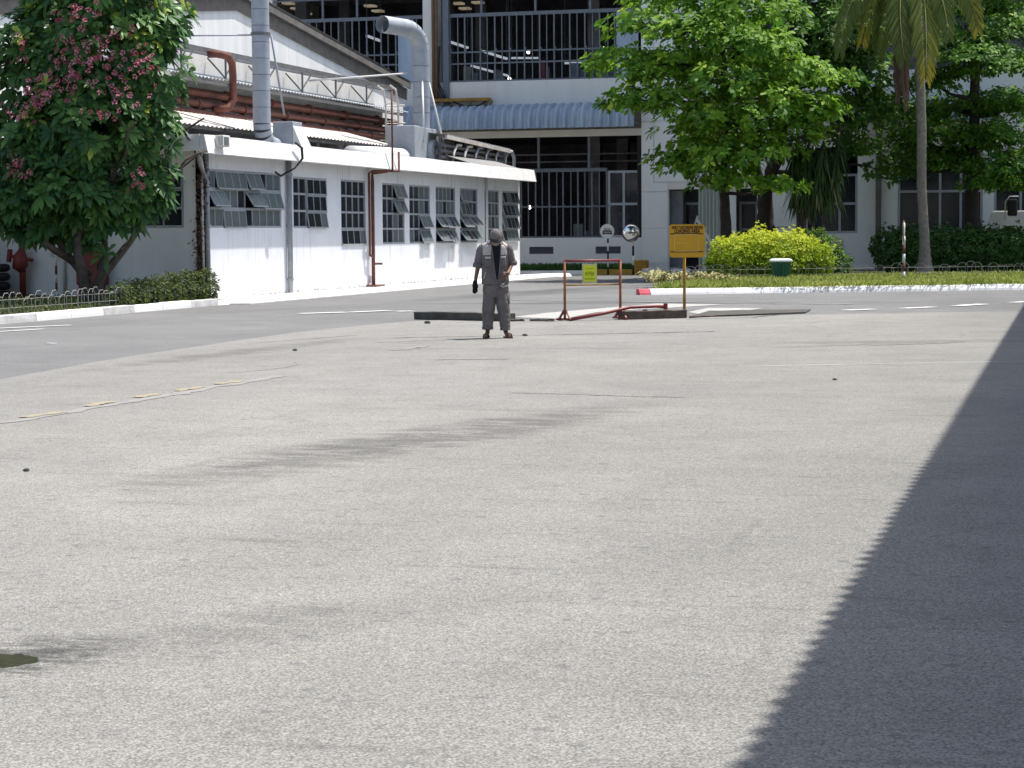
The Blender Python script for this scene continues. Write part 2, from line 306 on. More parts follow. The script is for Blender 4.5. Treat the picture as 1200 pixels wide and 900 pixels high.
def link(name, me, parent, o_, bevel=0):
    o = bpy.data.objects.new(name, me); COL.objects.link(o); W[o] = o_
    if parent: o.parent = parent; o.location = o_-W[parent]
    else: o.location = o_
    if bevel:
        b = o.modifiers.new('bevel', 'BEVEL'); b.width = bevel; b.segments = 2; b.limit_method = 'ANGLE'
    return o
_unit = {}
def unit(m):
    if m not in _unit:
        me = bpy.data.meshes.new('unit_'+m)
        b = MB().box((-.5, -.5, -.5), (.5, .5, .5)); me.from_pydata(b.v, [], b.f); me.materials.append(M[m]); _unit[m] = me
    return _unit[m]
def piece(name, m, parent, c, size, rot=(0, 0, 0)):
    """one of many alike pieces: shared box mesh, own size and tilt"""
    o = link(name, unit(m), parent, V3(c)); o.scale = size; o.rotation_euler = rot; return o
def struct(o): o['kind'] = 'structure'; return o
def stuff(o): o['kind'] = 'stuff'; return o
# leaves: n folded blades
LEAF = np.array([[0, 2, 1], [1, 2, 4], [1, 4, 3], [3, 4, 5]])
def leaf_arrays(P, D, N, L, Wd, droop=.25):
    P, D, N = (np.asarray(a, float) for a in (P, D, N)); n = len(P)
    L = np.broadcast_to(L, n)[:, None]; Wd = np.broadcast_to(Wd, n)[:, None]
    D = D/np.linalg.norm(D, axis=1, keepdims=True); S = np.cross(D, N); S /= np.linalg.norm(S, axis=1, keepdims=True)+1e-9
    Nn = np.cross(S, D); Z = np.array([0, 0, 1.0])
    m1 = P+D*L*.38-Z*L*droop*.10; m2 = P+D*L*.74-Z*L*droop*.48; tip = P+D*L-Z*L*droop
    v = np.stack([P, m1-S*Wd*.36+Nn*Wd*.08, m1+S*Wd*.36+Nn*Wd*.08, m2-S*Wd*.5+Nn*Wd*.10, m2+S*Wd*.5+Nn*Wd*.10, tip], 1).reshape(-1, 3)
    f = (LEAF[None]+(np.arange(n)*6)[:, None, None]).reshape(-1, 3)
    return v, f
def np_obj(name, v, f, m, parent, tint=None, per=6, o_=None):
    o_ = o_ if o_ is not None else (W[parent] if parent else Vector((0, 0, 0)))
    me = bpy.data.meshes.new(name); nv, nf = len(v), len(f)
    me.vertices.add(nv); me.vertices.foreach_set('co', (np.asarray(v)-np.array(o_)).astype(np.float32).ravel())
    me.loops.add(nf*3); me.loops.foreach_set('vertex_index', np.asarray(f, np.int32).ravel())
    me.polygons.add(nf); me.polygons.foreach_set('loop_start', np.arange(0, nf*3, 3, dtype=np.int32)); me.polygons.foreach_set('loop_total', np.full(nf, 3, np.int32))
    me.update(); me.validate(); me.materials.append(M[m])
    if tint is not None:
        a = me.attributes.new('tint', 'FLOAT', 'POINT'); a.data.foreach_set('value', np.repeat(tint, per).astype(np.float32))
    return link(name, me, parent, V3(o_))
def rosettes(C, A, k, L, Wd, spread=1.1, jit=.35):
    """k leaves round each tip C with axis A"""
    C = np.asarray(C, float); A = np.asarray(A, float); A = A/np.linalg.norm(A, axis=1, keepdims=True); n = len(C)
    h = np.where(np.abs(A[:, 2:3]) < .9, np.array([[0, 0, 1.0]]), np.array([[1.0, 0, 0]]))
    X = np.cross(A, h); X /= np.linalg.norm(X, axis=1, keepdims=True); Y = np.cross(A, X)
    ph = rng.uniform(0, 6.28, n)[:, None]+np.arange(k)[None]*2.4
    el = rng.normal(spread, jit, (n, k))
    D = (X[:, None]*np.cos(ph)[..., None]+Y[:, None]*np.sin(ph)[..., None])*np.sin(el)[..., None]+A[:, None]*np.cos(el)[..., None]
    P = C[:, None]+D*.02; N = np.broadcast_to(A[:, None], D.shape)+rng.normal(0, .15, D.shape)
    nn = n*k
    return leaf_arrays(P.reshape(-1, 3), D.reshape(-1, 3), N.reshape(-1, 3), L*rng.uniform(.65, 1.15, nn), Wd*rng.uniform(.75, 1.15, nn)), nn
def limb(mb, a, b, r0, r1, wob=.08, n=6, seg=7):
    a, b = V3(a), V3(b); L = (b-a).length; pts = []; rs = []
    w1 = Vector(rng.normal(0, wob*L, 3)); w2 = Vector(rng.normal(0, wob*.6*L, 3))
    for i in range(seg+1):
        t = i/seg; pts.append(a.lerp(b, t)+w1*math.sin(math.pi*t)+w2*math.sin(2*math.pi*t)); rs.append(r0+(r1-r0)*t)
    mb.tube(pts, rs, n); return pts

# ================================================================== GROUND
S = 500
struct(MB().add([(-S, -S, 0), (S, -S, 0), (S, S, 0), (-S, S, 0)], [(0, 1, 2, 3)]).build('road', 'road', origin=(0, 0, 0)))
# paler worn yard surface, its left edge the seam beside the darker road
edge = [G(*p) for p in ((0, 445), (75, 431), (150, 418), (225, 407), (300, 396), (360, 388), (420, 382), (480, 376.5))]
yard = [(e[0], e[1]) for e in edge]
yard = [(-11.2, -30), (-11.3, 8), (-11.45, 15)]+yard+[(-11.3, 36.7), (-9.6, 37.0), (-7, 38.2), (-5.3, 39.6), (-2.5, 41.2), (3, 43.5), (4, 43.8), (4, -30)]
ys = MB(); n = len(yard); ys.add([(x, y, .004) for x, y in yard], [tuple(range(n))]); yard_o = struct(ys.build('yard', 'yard', origin=(0, 0, 0)))
def strip(mb, pts, wid, z=.008, jit=0):
    pts = [V3(p) for p in pts]; vs = []
    for i, p in enumerate(pts):
        d = pts[min(i+1, len(pts)-1)]-pts[max(i-1, 0)]; d.z = 0; d.normalize(); s = Vector((-d.y, d.x, 0))*(wid/2*(1+random.uniform(-jit, jit)))
        q = p+Vector((random.uniform(-1, 1), random.uniform(-1, 1), 0))*jit*wid; vs += [(q.x+s.x, q.y+s.y, z), (q.x-s.x, q.y-s.y, z)]
    mb.add(vs, [(2*i, 2*i+1, 2*i+3, 2*i+2) for i in range(len(pts)-1)])
def gline(a, b, n=14, jit=.0):
    A, B = G(*a), G(*b); return [A+(B-A)*i/(n-1)+np.array([random.uniform(-jit, jit), random.uniform(-jit, jit), 0]) for i in range(n)]
# cracks, tar seams and tyre marks
for (a, b, wd, j, mt) in (((460, 396.5), (640, 393), .05, .04, 'crack'), ((640, 393), (838, 389), .06, .05, 'crack'), ((440, 402), (560, 398), .03, .05, 'crack'), ((250, 410), (900, 408), .02, .05, 'crack'), ((900, 408), (1130, 401), .03, .04, 'crack'),
                       ((590, 376.5), (650, 377), .10, .06, 'crack'), ((805, 374.5), (880, 372.5), .06, .03, 'crack'), ((880, 372.5), (946, 366), .10, .03, 'crack'),
                       ((462, 411), (505, 406), .14, .03, 'tyre_mark'), ((508, 422), (596, 421), .10, .02, 'tyre_mark'), ((1020, 405), (1120, 402), .12, .02, 'tyre_mark'), ((600, 352), (1000, 357), .22, .1, 'tyre_mark'),
                       ((865, 430), (1198, 424), .025, .01, 'mark_white'), ((600, 461), (800, 467), .03, .04, 'crack'), ((300, 402), (420, 393), .05, .03, 'tyre_mark')):
    mb = MB(); strip(mb, gline(a, b, 22, j), wd, .009 if mt != 'mark_white' else .010, .4)
    struct(mb.build({'crack': 'pavement_crack', 'tyre_mark': 'tyre_mark', 'mark_white': 'painted_line'}[mt], mt))
for (cx, cy, rx, a0, a1) in ((310, 430, 50, -.9, .9), (60, 450, 38, 2.2, 3.6), (1105, 380, 60, 2.6, 3.9)):      # tight turning marks
    c = G(cx-rx, cy); mb = MB(); R1 = rx*np.linalg.norm(c)/FPX*1.6
    strip(mb, [(c[0]+R1*math.cos(t), c[1]+R1*1.6*math.sin(t), 0) for t in np.linspace(a0, a1, 24)], .025, .0085, .3); struct(mb.build('tyre_mark', 'tyre_mark'))
# old seam and faded yellow dashes, white dashes
mb = MB(); strip(mb, gline((0, 497), (330, 441), 30, .03), .16, .008, .3); struct(mb.build('tar_seam', 'tyre_mark'))
for a, b in (((28, 490), (74, 484)), ((100, 477), (132, 471.5)), ((158, 467), (186, 462.5)), ((206, 459), (236, 454.5)), ((256, 451), (282, 447.5))):
    mb = MB(); strip(mb, gline(a, b, 8, .02), .13, .012, .25); struct(mb.build('yellow_dash', 'mark_yellow'))
def dash(a, b, wd=.16):
    mb = MB(); strip(mb, gline(a, b, 6, .01), wd, .013, .12); struct(mb.build('white_dash', 'mark_white'))
for a, b in (((350, 368), (405, 366.5)), ((410, 366.5), (458, 364.5)), ((465, 365.5), (484, 365)), ((992, 364.2), (1024, 362.8)), ((1060, 362), (1092, 360.2)), ((1121, 359), (1153, 356.8)), ((1186, 355), (1225, 352.5)), ((835, 364.5), (872, 363)), ((910, 366), (940, 363.5))): dash(a, b, .30)
mb = MB(); strip(mb, gline((-60, 388), (82, 381.5), 12, .01), .14, .012, .1); struct(mb.build('painted_line', 'mark_white'))
mb = MB(); strip(mb, gline((-60, 393), (52, 386), 12, .01), .10, .012, .2); struct(mb.build('painted_line', 'mark_white'))
# smoother cement patches beside the pit
for poly in (((600, 372), (640, 367), (770, 356), (850, 357), (700, 366), (660, 374)), ((806, 366), (830, 361), (895, 361.5), (830, 370))):
    q = [G(*p) for p in poly]; mb = MB(); mb.add([(p[0], p[1], .0065) for p in q], [tuple(range(len(q)))]); struct(mb.build('cement_patch', 'patch'))
# puddle in a sunken spot at the left
c = G(-4, 776); mb = MB(); k = 60
ring = lambda s, sd: [(c[0]+.145*s*math.cos(t)*(1+.14*math.sin(3*t+sd)+.06*math.sin(7*t)+.05*math.sin(13*t+1)), c[1]+.16*s*math.sin(t)*(1+.15*math.sin(2*t+sd)+.07*math.sin(9*t+2)+.05*math.sin(15*t))) for t in np.linspace(0, 2*math.pi, k, endpoint=False)]
mb = MB(); mb.add([(x, y, .0055) for x, y in ring(.92, 1.2)], [tuple(range(k))]); struct(mb.build('puddle', 'water'))
# stones and litter lying on the yard
def stone(px, py, r, label, m='conc_dark'):
    p = G(px, py); mb = MB(); n = 7
    rings = []
    for zz, s in ((0, .8), (.4, 1), (.8, .7), (1.0, .25)): rings.append([(p[0]+r*s*math.cos(t)*random.uniform(.8, 1.25), p[1]+r*s*math.sin(t)*random.uniform(.7, 1.1), .006+zz*r*.8) for t in np.linspace(0, 6.28, n, endpoint=False)])
    mb.loft(rings); setp(mb.build('stone', m), label, 'stone')
stone(346, 411.5, 0.035, 'small dark stone on the pale yard between the worker and the tree', 'crack'); stone(31, 553, 0.025, 'dark pebble lying on the yard near the faded yellow dashes', 'crack')
stone(501, 379.5, 0.063, 'flat dark lump in front of the concrete beam end', 'crack'); stone(978, 446, 0.025, 'small dark pebble beside the big shadow edge', 'crack'); stone(615, 394, 0.042, 'brown lump on the crack beside the worker\'s feet', 'wood_dark')
p = G(59, 403); setp(MB().prism([(p[0]-.07, p[1]-.06), (p[0]+.06, p[1]-.05), (p[0]+.08, p[1]+.05), (p[0]-.05, p[1]+.07)], .004, .012).build('paper_scrap', 'white_metal'), 'white paper scrap on the dark road by the garden kerb', 'litter')

# ------------------------------------------------------------------ kerbs (stones with joints)
def kerb(name, pts, mats, stone_len=1.2, h=.15, wd=.22, slope=.09):
    """sloped-face kerb to the left of the walking direction is the raised side"""
    root = bpy.data.objects.new(name, None); COL.objects.link(root); root.location = V3(pts[0]); W[root] = V3(pts[0]); struct(root)
    pts = [V3(p) for p in pts]; i = 0
    for a, b in zip(pts[:-1], pts[1:]):
        L = (b-a).length; n = max(1, round(L/stone_len)); d = (b-a)/L; s = Vector((-d.y, d.x, 0))
        for k in range(n):
            p0 = a+d*(L*k/n+.006); p1 = a+d*(L*(k+1)/n-.006); vs = []; jz = random.uniform(-.008, .008)
            for p in (p0, p1):
                for o, z in ((0, 0), (slope*.25, h*.35), (slope, h*.93), (slope+.025, h), (slope+wd, h), (slope+wd, 0)): vs.append((p.x+s.x*o, p.y+s.y*o, z+(jz if z > .05 else 0)))
            mb = MB().add(vs, [(0, 1, 2, 3, 4, 5)[::-1], (6, 7, 8, 9, 10, 11)]+[(j, (j+1) % 6, 6+(j+1) % 6, 6+j) for j in range(6)])
            mb.build('kerb_stone', mats(i) if callable(mats) else mats, root); i += 1
    return root
KR = [G(763, 345.6), G(960, 342.6), G(1197, 339.6)]; d = V3(KR[2])-V3(KR[1]); KR.append(V3(KR[2])+d*2.2)
kd_ = (V3(KR[1])-V3(KR[0])).normalized(); kp0 = V3(KR[0])-kd_*.30
kerb('lawn_kerb', [(kp0[0], kp0[1], 0), KR[0]], 'kerb_red', 1.0)
kerb('lawn_kerb', KR, lambda i: 'kerb_white', 1.6)
kerb('garden_kerb', [(-19.10, 26, 0), (-18.98, 34, 0), (-19.0, 41.0, 0), (-19.02, 44.0, 0)], lambda i: 'kerb_grey' if i % 3 == 0 else 'kerb_white', 1.3, slope=.015)
kerb('wall_kerb', [(-19.02, 44.0, 0), (-18.95, 52, 0), (-18.95, 62, 0), (-18.95, 72.9, 0), (-18.2, 74.4, 0)], lambda i: 'kerb_white', 1.6, h=.11, slope=.10, wd=.5)
struct(MB().box((-24.9, 44.62, 0), (-18.5, 73.5, .02)).build('wall_apron', 'kerb_grey'))
# planted ground behind the kerbs
lawn = [(kp0[0]-.3, kp0[1]+6.2), (kp0[0]-.05, kp0[1]+2.3), (kp0[0]+.3, kp0[1]+.55), (KR[0][0]+.05, KR[0][1]+.28)]+[(p[0]-.05, p[1]+.28) for p in KR[1:]]+[(12, 79.9), (-16.5, 79.9), (-16.5, 77.3), (-12.2, 76), (-11.6, 66)]
mb = MB(); mb.add([(x, y, .13) for x, y in lawn], [tuple(range(len(lawn)))]); struct(mb.build('lawn_ground', 'soil'))
mb = MB().add([(-40, 20, .12), (-19.12, 20, .12), (-19.12, 44.58, .12), (-40, 44.58, .12)], [(0, 1, 2, 3)]); struct(mb.build('garden_ground', 'soil'))

# ================================================================== WHITE ANNEX
XW, XFa, YC, YE = -19.6, -19.0, 44.6, 72.3
annex = thing('annex_building', (XW-2.5, 58, 0), 'long low white annex with rows of grey steel louvre windows and flat roof', 'building')
def py_(px): return float(PX(px, 230, XW)[1])
WIN = []   # y0,y1,z0,z1,rows,cols,sashes(row,c0,c1,tilt),frosted?
WIN.append((py_(243.5), py_(329.5), 1.76, 3.12, 3, 10, [(0, 1, 4, 14), (0, 5, 6, 26), (1, 0, 1, 38), (1, 5, 6, 42), (1, 7, 9, 20), (2, 2, 4, 7)], .85))
WIN.append((py_(343.5), py_(383), 1.76, 3.07, 3, 5, [(0, 2, 4, 4), (1, 2, 4, 4), (2, 2, 4, 12)], .12))
WIN.append((py_(399.5), py_(428.5), 1.30, 3.08, 4, 4, [(3, 0, 3, 6)], .05))
WIN.append((py_(448), py_(474), 1.30, 3.06, 4, 4, [(0, 2, 3, 26), (1, 2, 3, 30)], .35))
WIN.append((py_(479.5), py_(504), 1.30, 3.06, 4, 4, [(2, 2, 3, 28), (3, 2, 3, 25)], .45))
WIN.append((py_(510.5), py_(533.5), 1.30, 3.06, 4, 5, [(2, 0, 1, 45), (2, 2, 4, 38), (3, 0, 2, 48), (3, 3, 4, 34)], .4))
WIN.append((py_(539), py_(559.5), 1.30, 3.06, 4, 4, [(0, 0, 1, 20), (1, 0, 1, 18), (2, 0, 1, 45), (2, 2, 3, 55), (3, 0, 3, 48)], .35))
WIN.append((py_(568), py_(585), 1.30, 3.06, 4, 4, [], .5))
WIN.append((py_(588.5), py_(607), 1.30, 3.06, 4, 4, [(0, 0, 3, 18), (1, 0, 3, 18), (2, 0, 3, 20), (3, 0, 3, 16)], .3))
FWX0, FWX1 = float(PY(118, 230, YC)[0]), float(PY(215, 230, YC)[0])
FWIN = [(FWX0-4.2, FWX0-.9, 1.76, 3.12), (FWX0, FWX1, 1.76, 3.12)]
MB().wall(0, 0, YC, YE, 0, 3.55, [w_[:4] for w_ in WIN], XW, XW-.2, 'x').build('wall', 'annex_wall', annex)
MB().wall(0, 0, -40, XW, 0, 3.55, FWIN, YC+.0, YC+.2, 'y').build('wall', 'white_streak', annex)
MB().wall(0, 0, -24.9, XW-.21, 0, 3.55, [], YE, YE-.2, 'y').build('wall', 'white_paint', annex)
mb = MB().box((-24.9, YC+.25, .03), (-24.8, YE-.25, 3.5)); mb.box((-40, YC+5, .03), (-24.95, YC+5.1, 3.5)); mb.build('inner_wall', 'interior2', annex)
MB().box((-40, YC+.22, .021), (XW-.22, YE-.22, .03)).build('inner_floor', 'interior2', annex)
# flat roof slab and fascia in three cast lengths
MB().box((-24.95, YC+.1, 3.55), (XFa-.205, YE+.05, 3.70)).build('roof_slab', 'sheet_grey', annex)
MB().box((-40, YC+.1, 3.55), (-24.97, YC+5.2, 3.70)).build('roof_slab', 'sheet_grey', annex)
yb = [YC-1.1, float(PX(347, 180, XFa)[1]), float(PX(573, 190, XFa)[1]), YE+.12]
for a, b in zip(yb[:-1], yb[1:]):
    mb = MB(); n = 9; y_ = np.linspace(a+.006, b-.006, n); vs = []
    for y in y_:
        j = random.uniform(-.012, .012)
        for x, z in ((XFa, 3.42+random.uniform(-.006, .006)), (XFa-.09, 3.83+j), (XFa-.20, 3.84+j), (XFa-.20, 3.42)): vs.append((x, y, z))
    mb.loft([vs[i*4:i*4+4] for i in range(n)]); mb.build('fascia', 'fascia', annex)
for a, b in ((-40, -30.01), (-30, XFa-.21)): MB().box((a, YC-1.1, 3.50), (b, YC-.97, 3.85)).build('fascia', 'fascia', annex)
MB().box((-40, YC-.96, 3.50), (XFa-.21, YC+.09, 3.62)).build('soffit', 'white_paint', annex)
MB().box((XW-.05, YC+.11, 3.551), (XFa-.205, YE-.02, 3.56)).build('soffit', 'white_paint', annex)
def window(root, ax, plane, u0, u1, z0, z1, rows, cols, sashes, frost, th=.05):
    n0 = plane-.05 if ax == 'x' else plane+.05; sg = 1 if ax == 'x' else -1
    P = (lambda u, z, n: (n0+sg*n, u, z)) if ax == 'x' else (lambda u, z, n: (u, n0+sg*n, z))
    SZ = (lambda du, dz, t: (t, du, dz)) if ax == 'x' else (lambda du, dz, t: (du, t, dz))
    RT = (lambda a: (0, -a, 0)) if ax == 'x' else (lambda a: (-a, 0, 0))
    cu, cz = (u1-u0)/cols, (z1-z0)/rows
    mb = MB(); bx = lambda a, b, c, d, t: mb.box(P(a, c, -t/2), P(b, d, t/2))
    bx(u0, u1, z0, z0+th, .08); bx(u0, u1, z1-th, z1, .08); bx(u0, u0+th, z0+th, z1-th, .078); bx(u1-th, u1, z0+th, z1-th, .078)
    for r in range(1, rows): bx(u0+th, u1-th, z0+cz*r-.028, z0+cz*r+.028, .07)
    opn = {}
    for i, (r, a, b, t) in enumerate(sashes):
        for c in range(a, b+1): opn[(r, c)] = i
    for r in range(rows):
        zt = z1-cz*r
        for c in range(1, cols):
            if (r, c) in opn and opn.get((r, c-1)) == opn[(r, c)]: continue
            bx(u0+cu*c-.016, u0+cu*c+.016, zt-cz+.03, zt-.03, .05)
    wo = mb.build('window', 'frame', root, origin=P((u0+u1)/2, z0, 0))
    for r in range(rows):
        for c in range(cols):
            if (r, c) in opn: continue
            piece('pane', 'pane_frost' if random.random() < frost else 'pane_dark', wo, P(u0+cu*(c+.5), z1-cz*(r+.5), -.005), SZ(cu-.02, cz-.04, .006))
    for (r, a, b, t) in sashes:
        t = R_(t*.75); zt = z1-cz*r-.03; h = cz-.02; ua, ub = u0+cu*a+.012, u0+cu*(b+1)-.012
        Q = lambda u, d, n=0: P(u, zt-d*math.cos(t)-n*math.sin(t)*0, .03+d*math.sin(t)+n)
        mb = MB()
        for u in [ua+.015]+[u0+cu*c for c in range(a+1, b+1)]+[ub-.015]: mb.beam(Q(u, 0), Q(u, h), .026, .03, (0, 1, 0) if ax == 'x' else (1, 0, 0))
        mb.beam(Q(ua, .015), Q(ub, .015), .03, .03); mb.beam(Q(ua, h-.015), Q(ub, h-.015), .045, .035)
        mb.build('sash', 'frame', wo, origin=Q((ua+ub)/2, 0))
        for c in range(a, b+1):
            piece('pane', 'pane_frost' if random.random() < frost+.15 else 'pane_dark', wo, Q(u0+cu*(c+.5), h/2), SZ(cu-.03, h-.04, .006), RT(t))
for w_ in WIN: window(annex, 'x', XW, *w_)
for i, f_ in enumerate(FWIN): window(annex, 'y', YC, *f_, 3, 4 if i else 5, [(0, 3, 3, 14), (1, 3, 3, 14), (1, 0, 1, 12)], .0, .06)
for px in (380, 388, 500, 512, 531):                      # painted-over patches low on the wall
    if px in (500, 531):
        y = float(PX(px, 300, XW)[1]); MB().box((XW-.01, y-.45, .75), (XW+.004, y+.45, 1.12)).build('wall_patch', 'white_streak', annex)

# service pipes fixed to the annex
def pipe(name, pts, r, m, label, n=10): return setp(MB().tube(pts, r, n).build(name, m, smooth=True), label, 'pipe')
def bracketed(name, x, y, z0, z1, r, m, label):
    t = thing(name, (x, y, z0), label, 'pipe'); MB().tube([(x, y, z0), (x, y, (z0+z1)/2), (x, y, z1)], r, 12).build('pipe', m, t, True)
    for z in (z0+.35, (z0+z1)/2, z1-.4): MB().tube([(x, y, z-.03), (x, y, z+.03)], r*1.25, 12).build('collar', m, t)
    return t
y = float(PX(340, 260, XW+.1)[1]); bracketed('downpipe', XW+.09, y, .11, 3.50, .07, 'greypipe', 'grey downpipe on the sunlit annex wall between two three-row windows')
bracketed('downpipe', XW+.10, YC-.05, .125, 3.49, .055, 'greypipe', 'grey downpipe standing at the annex corner')
pipe('conduit', [(XW+.02, YC-.14, .13), (XW+.02, YC-.14, 1.8), (XW+.02, YC-.14, 3.49)], .03, 'white_metal', 'thin white conduit beside the corner downpipe')
y = float(PX(572, 230, XW+.1)[1]); pipe('conduit', [(XW+.05, y, .11), (XW+.05, y, 2), (XW+.05, y, 3.54)], .05, 'white_metal', 'white painted pipe between the two far windows of the annex')
yb_ = float(PX(437, 260, XW+.12)[1])
t = thing('pipe_riser', (XW+.12, yb_, .11), 'rusty brown twin pipe riser climbing the annex wall and over its roof edge', 'pipe')
MB().tube([(XW+.12, yb_, .11), (XW+.12, yb_, 3.1), (XW+.12, yb_, 3.3), (XFa-.1, yb_+.2, 3.36)], .05, 10).build('pipe', 'rust', t, True)
MB().tube([(XW+.12, yb_-.28, 1.0), (XW+.12, yb_-.28, 3.3), (XW+.2, yb_-.2, 3.36), (XFa+.06, yb_+.2, 3.36), (XFa+.06, yb_+.75, 3.36), (XFa+.06, yb_+.75, 3.92)], .035, 8).build('pipe', 'rust', t, True)
MB().tube([(XFa+.06, yb_+.18, 3.36), (XFa+.06, yb_+.18, 5.6)], .03, 8).build('pipe', 'rust', t, True)
MB().tube([(XW+.12, yb_-.28, 1.0), (XW+.12, yb_, .95)], .035, 8).build('branch', 'rust', t, True)
MB().tube([(XW+.12, yb_, .75), (XW+.12, yb_+.3, .75), (XW+.28, yb_+.3, .75)], .03, 8).build('tap', 'rust', t, True)
MB().box((XW+.005, yb_-.3, .115), (XW+.3, yb_+.45, .16)).build('footing', 'rust', t)
y = float(PX(345, 170, XFa)[1])
mb = MB(); c0 = np.array([XFa+.02, y, 3.86])
for k in range(3):
    pts = [c0+np.array([0, .05*k, 0]), c0+np.array([.05, .28+.04*k, -.12]), c0+np.array([.05, .33+.03*k, -.38]), c0+np.array([-.05, .1, -.62]), c0+np.array([-.35, -.15+.04*k, -.82]), c0+np.array([-.42, -.3, -.72])]
    mb.tube(pts, .022, 6)
setp(mb.build('cable_loop', 'black', smooth=True), 'black cable loop hanging over the annex fascia beside the grey downpipe', 'cable')
y = float(PX(259, 166, XFa)[1]); t = thing('floodlight', (XFa+.01, y, 3.58), 'small cream floodlight box on the annex fascia near its corner', 'lamp')
MB().box((XFa-.06, y-.2, 3.58), (XFa+.14, y+.2, 3.84)).build('housing', 'cream', t, bevel=.015); MB().box((XFa+.141, y-.15, 3.61), (XFa+.15, y+.1, 3.80)).build('lens', 'pane_frost', t); MB().box((XFa+.05, y-.27, 3.62), (XFa+.09, y-.201, 3.8)).build('bracket', 'frame', t)
# old cable bundle with dead creeper on the shaded front wall
t = thing('cable_bundle', (-20.0, YC-.06, .12), 'thick tangled grey cable bundle with dead creeper down the shaded annex wall', 'cables')
top = PY(215, 154, YC-1.2); far_ = PY(180, 156, YC-1.2); bot = PY(234, 330, YC-.08)
for k in range(7):
    j = lambda s=.05: np.array([random.uniform(-s, s), random.uniform(-.03, .0), random.uniform(-s, s)])
    path = [far_+j(), (far_+top)/2+j(), top+j(.03), top+np.array([.12, 0, -.12])+j(.03)]
    for q in np.linspace(.08, 1, 9): path.append(top+(bot-top)*q+np.array([.10*(1-q), (0 if q < .06 else .0), 0])+j(.055))
    path = [np.array([p_[0], p_[1] if i < 4 else max(p_[1], YC-1.15+1.07*min(1, (i-3)/3)), p_[2]]) for i, p_ in enumerate(path)]
    MB().tube(path, random.uniform(.02, .035), 6).build('cable', 'greypipe' if k % 3 == 0 else ('cream' if k % 3 == 1 else 'bark_dark'), t, True)
n = 500; q = rng.uniform(0, 1, n)[:, None]; C = top+(bot-top)*(.15+.85*q)+rng.normal(0, 1, (n, 3))*[.06, .02, .05]; C[:, 1] = YC-.10-np.abs(rng.normal(0, .04, n))
v, f = leaf_arrays(C, rng.normal(0, 1, (n, 3))+[0, -.3, -.5], rng.normal(0, 1, (n, 3)), .12, .035); stuff(np_obj('dead_creeper', v, f, 'palm_dead', t, rng.uniform(0, .4, n)))

# ================================================================== HALL BEHIND THE ANNEX
XH = -25.0
hall = thing('workshop_hall', (XH-3, 60, 0), 'large hall with weathered white gable wall and brown roof edge behind the annex', 'building')
ap = PX(277, 3, XH); lo = PX(457, 97, XH); ya, za = float(ap[1]), float(ap[2])+.25; yl, zl = float(lo[1])+1.5, float(lo[2])-.0
sl_ = (za-zl)/(yl-ya); yn = ya-18; zn = za-18*sl_
MB().add([(XH, yn, 0), (XH, yl, 0), (XH, yl, zl), (XH, ya, za), (XH, yn, zn), (XH-.3, yn, 0), (XH-.3, yl, 0), (XH-.3, yl, zl), (XH-.3, ya, za), (XH-.3, yn, zn)],
         [(0, 1, 2, 3, 4), (9, 8, 7, 6, 5), (0, 5, 6, 1), (1, 6, 7, 2), (2, 7, 8, 3), (3, 8, 9, 4), (4, 9, 5, 0)]).build('gable_wall', 'gable', hall)
MB().box((XH-14, yl-.3, 0), (XH-.31, yl, zl-.05)).build('wall', 'gable', hall)
MB().box((XH-14, yn, 0), (XH-.31, yn+.3, zn-.05)).build('wall', 'gable', hall)
def ribbed(a0, a1, b0, b1, pitch, amp, th=.004):
    """corrugated sheet between edge a0-a1 and edge b0-b1, ribs run a->b"""
    a0, a1, b0, b1 = map(V3, (a0, a1, b0, b1)); L = (a1-a0).length; n = int(L/pitch)*4; nrm = (a1-a0).cross(b0-a0).normalized()
    if nrm.z < 0: nrm = -nrm
    vs = []
    for i in range(n+1):
        t = i/n; o = nrm*(amp if i % 4 in (0, 1) else 0)
        vs += [a0.lerp(a1, t)+o, b0.lerp(b1, t)+o, a0.lerp(a1, t)+o-nrm*th, b0.lerp(b1, t)+o-nrm*th]
    fs = []
    for i in range(n): k = 4*i; fs += [(k, k+4, k+5, k+1), (k+2, k+3, k+7, k+6), (k, k+2, k+6, k+4), (k+1, k+5, k+7, k+3)]
    return MB().add(vs, fs)
ov = .22
for (y0, z0, y1, z1) in ((ya, za, yl+.4, zl-.4*sl_), (ya, za, yn-.4, zn-.4*sl_)):
    ribbed((XH+ov, y0, z0+.16), (XH-14, y0, z0+.16), (XH+ov, y1, z1+.16), (XH-14, y1, z1+.16), .3, .04).build('roof_sheet', 'sheet_grey', hall)
    mb = MB(); mb.beam((XH+ov-.05, y0, z0+.03), (XH+ov-.05, y1, z1+.03), .05, .20); mb.build('verge_trim', 'roof_brown', hall)
    MB().beam((XH+.03, y0, z0-.28), (XH+.03, y1, z1-.28), .05, .42).build('barge_board', 'roof_brown', hall)
# cable tray on brackets along the gable wall
ZT = 6.87
tr = thing('cable_tray', (XH+.3, 62, ZT), 'grey steel cable tray on brackets along the white gable wall', 'cable tray')
MB().beam((XH+.62, 50, ZT), (XH+.62, 72.4, ZT), .04, .14).build('rail', 'steel_dark', tr); MB().beam((XH+.2, 50, ZT), (XH+.2, 72.4, ZT), .04, .14).build('rail', 'steel_dark', tr)
MB().box((XH+.22, 50, ZT-.06), (XH+.60, 72.4, ZT-.04)).build('deck', 'steel', tr)
for y in np.arange(51, 72.5, 3.1):
    mb = MB(); mb.beam((XH+.62, y, ZT-.08), (XH+.62, y, ZT-.78), .05); mb.beam((XH+.62, y, ZT-.72), (XH+.05, y+.0, ZT-.10), .04); mb.beam((XH+.62, y+.02, ZT-.6), (XH+.62, y+.8, ZT-.1), .04); mb.build('bracket', 'steel_dark', tr)
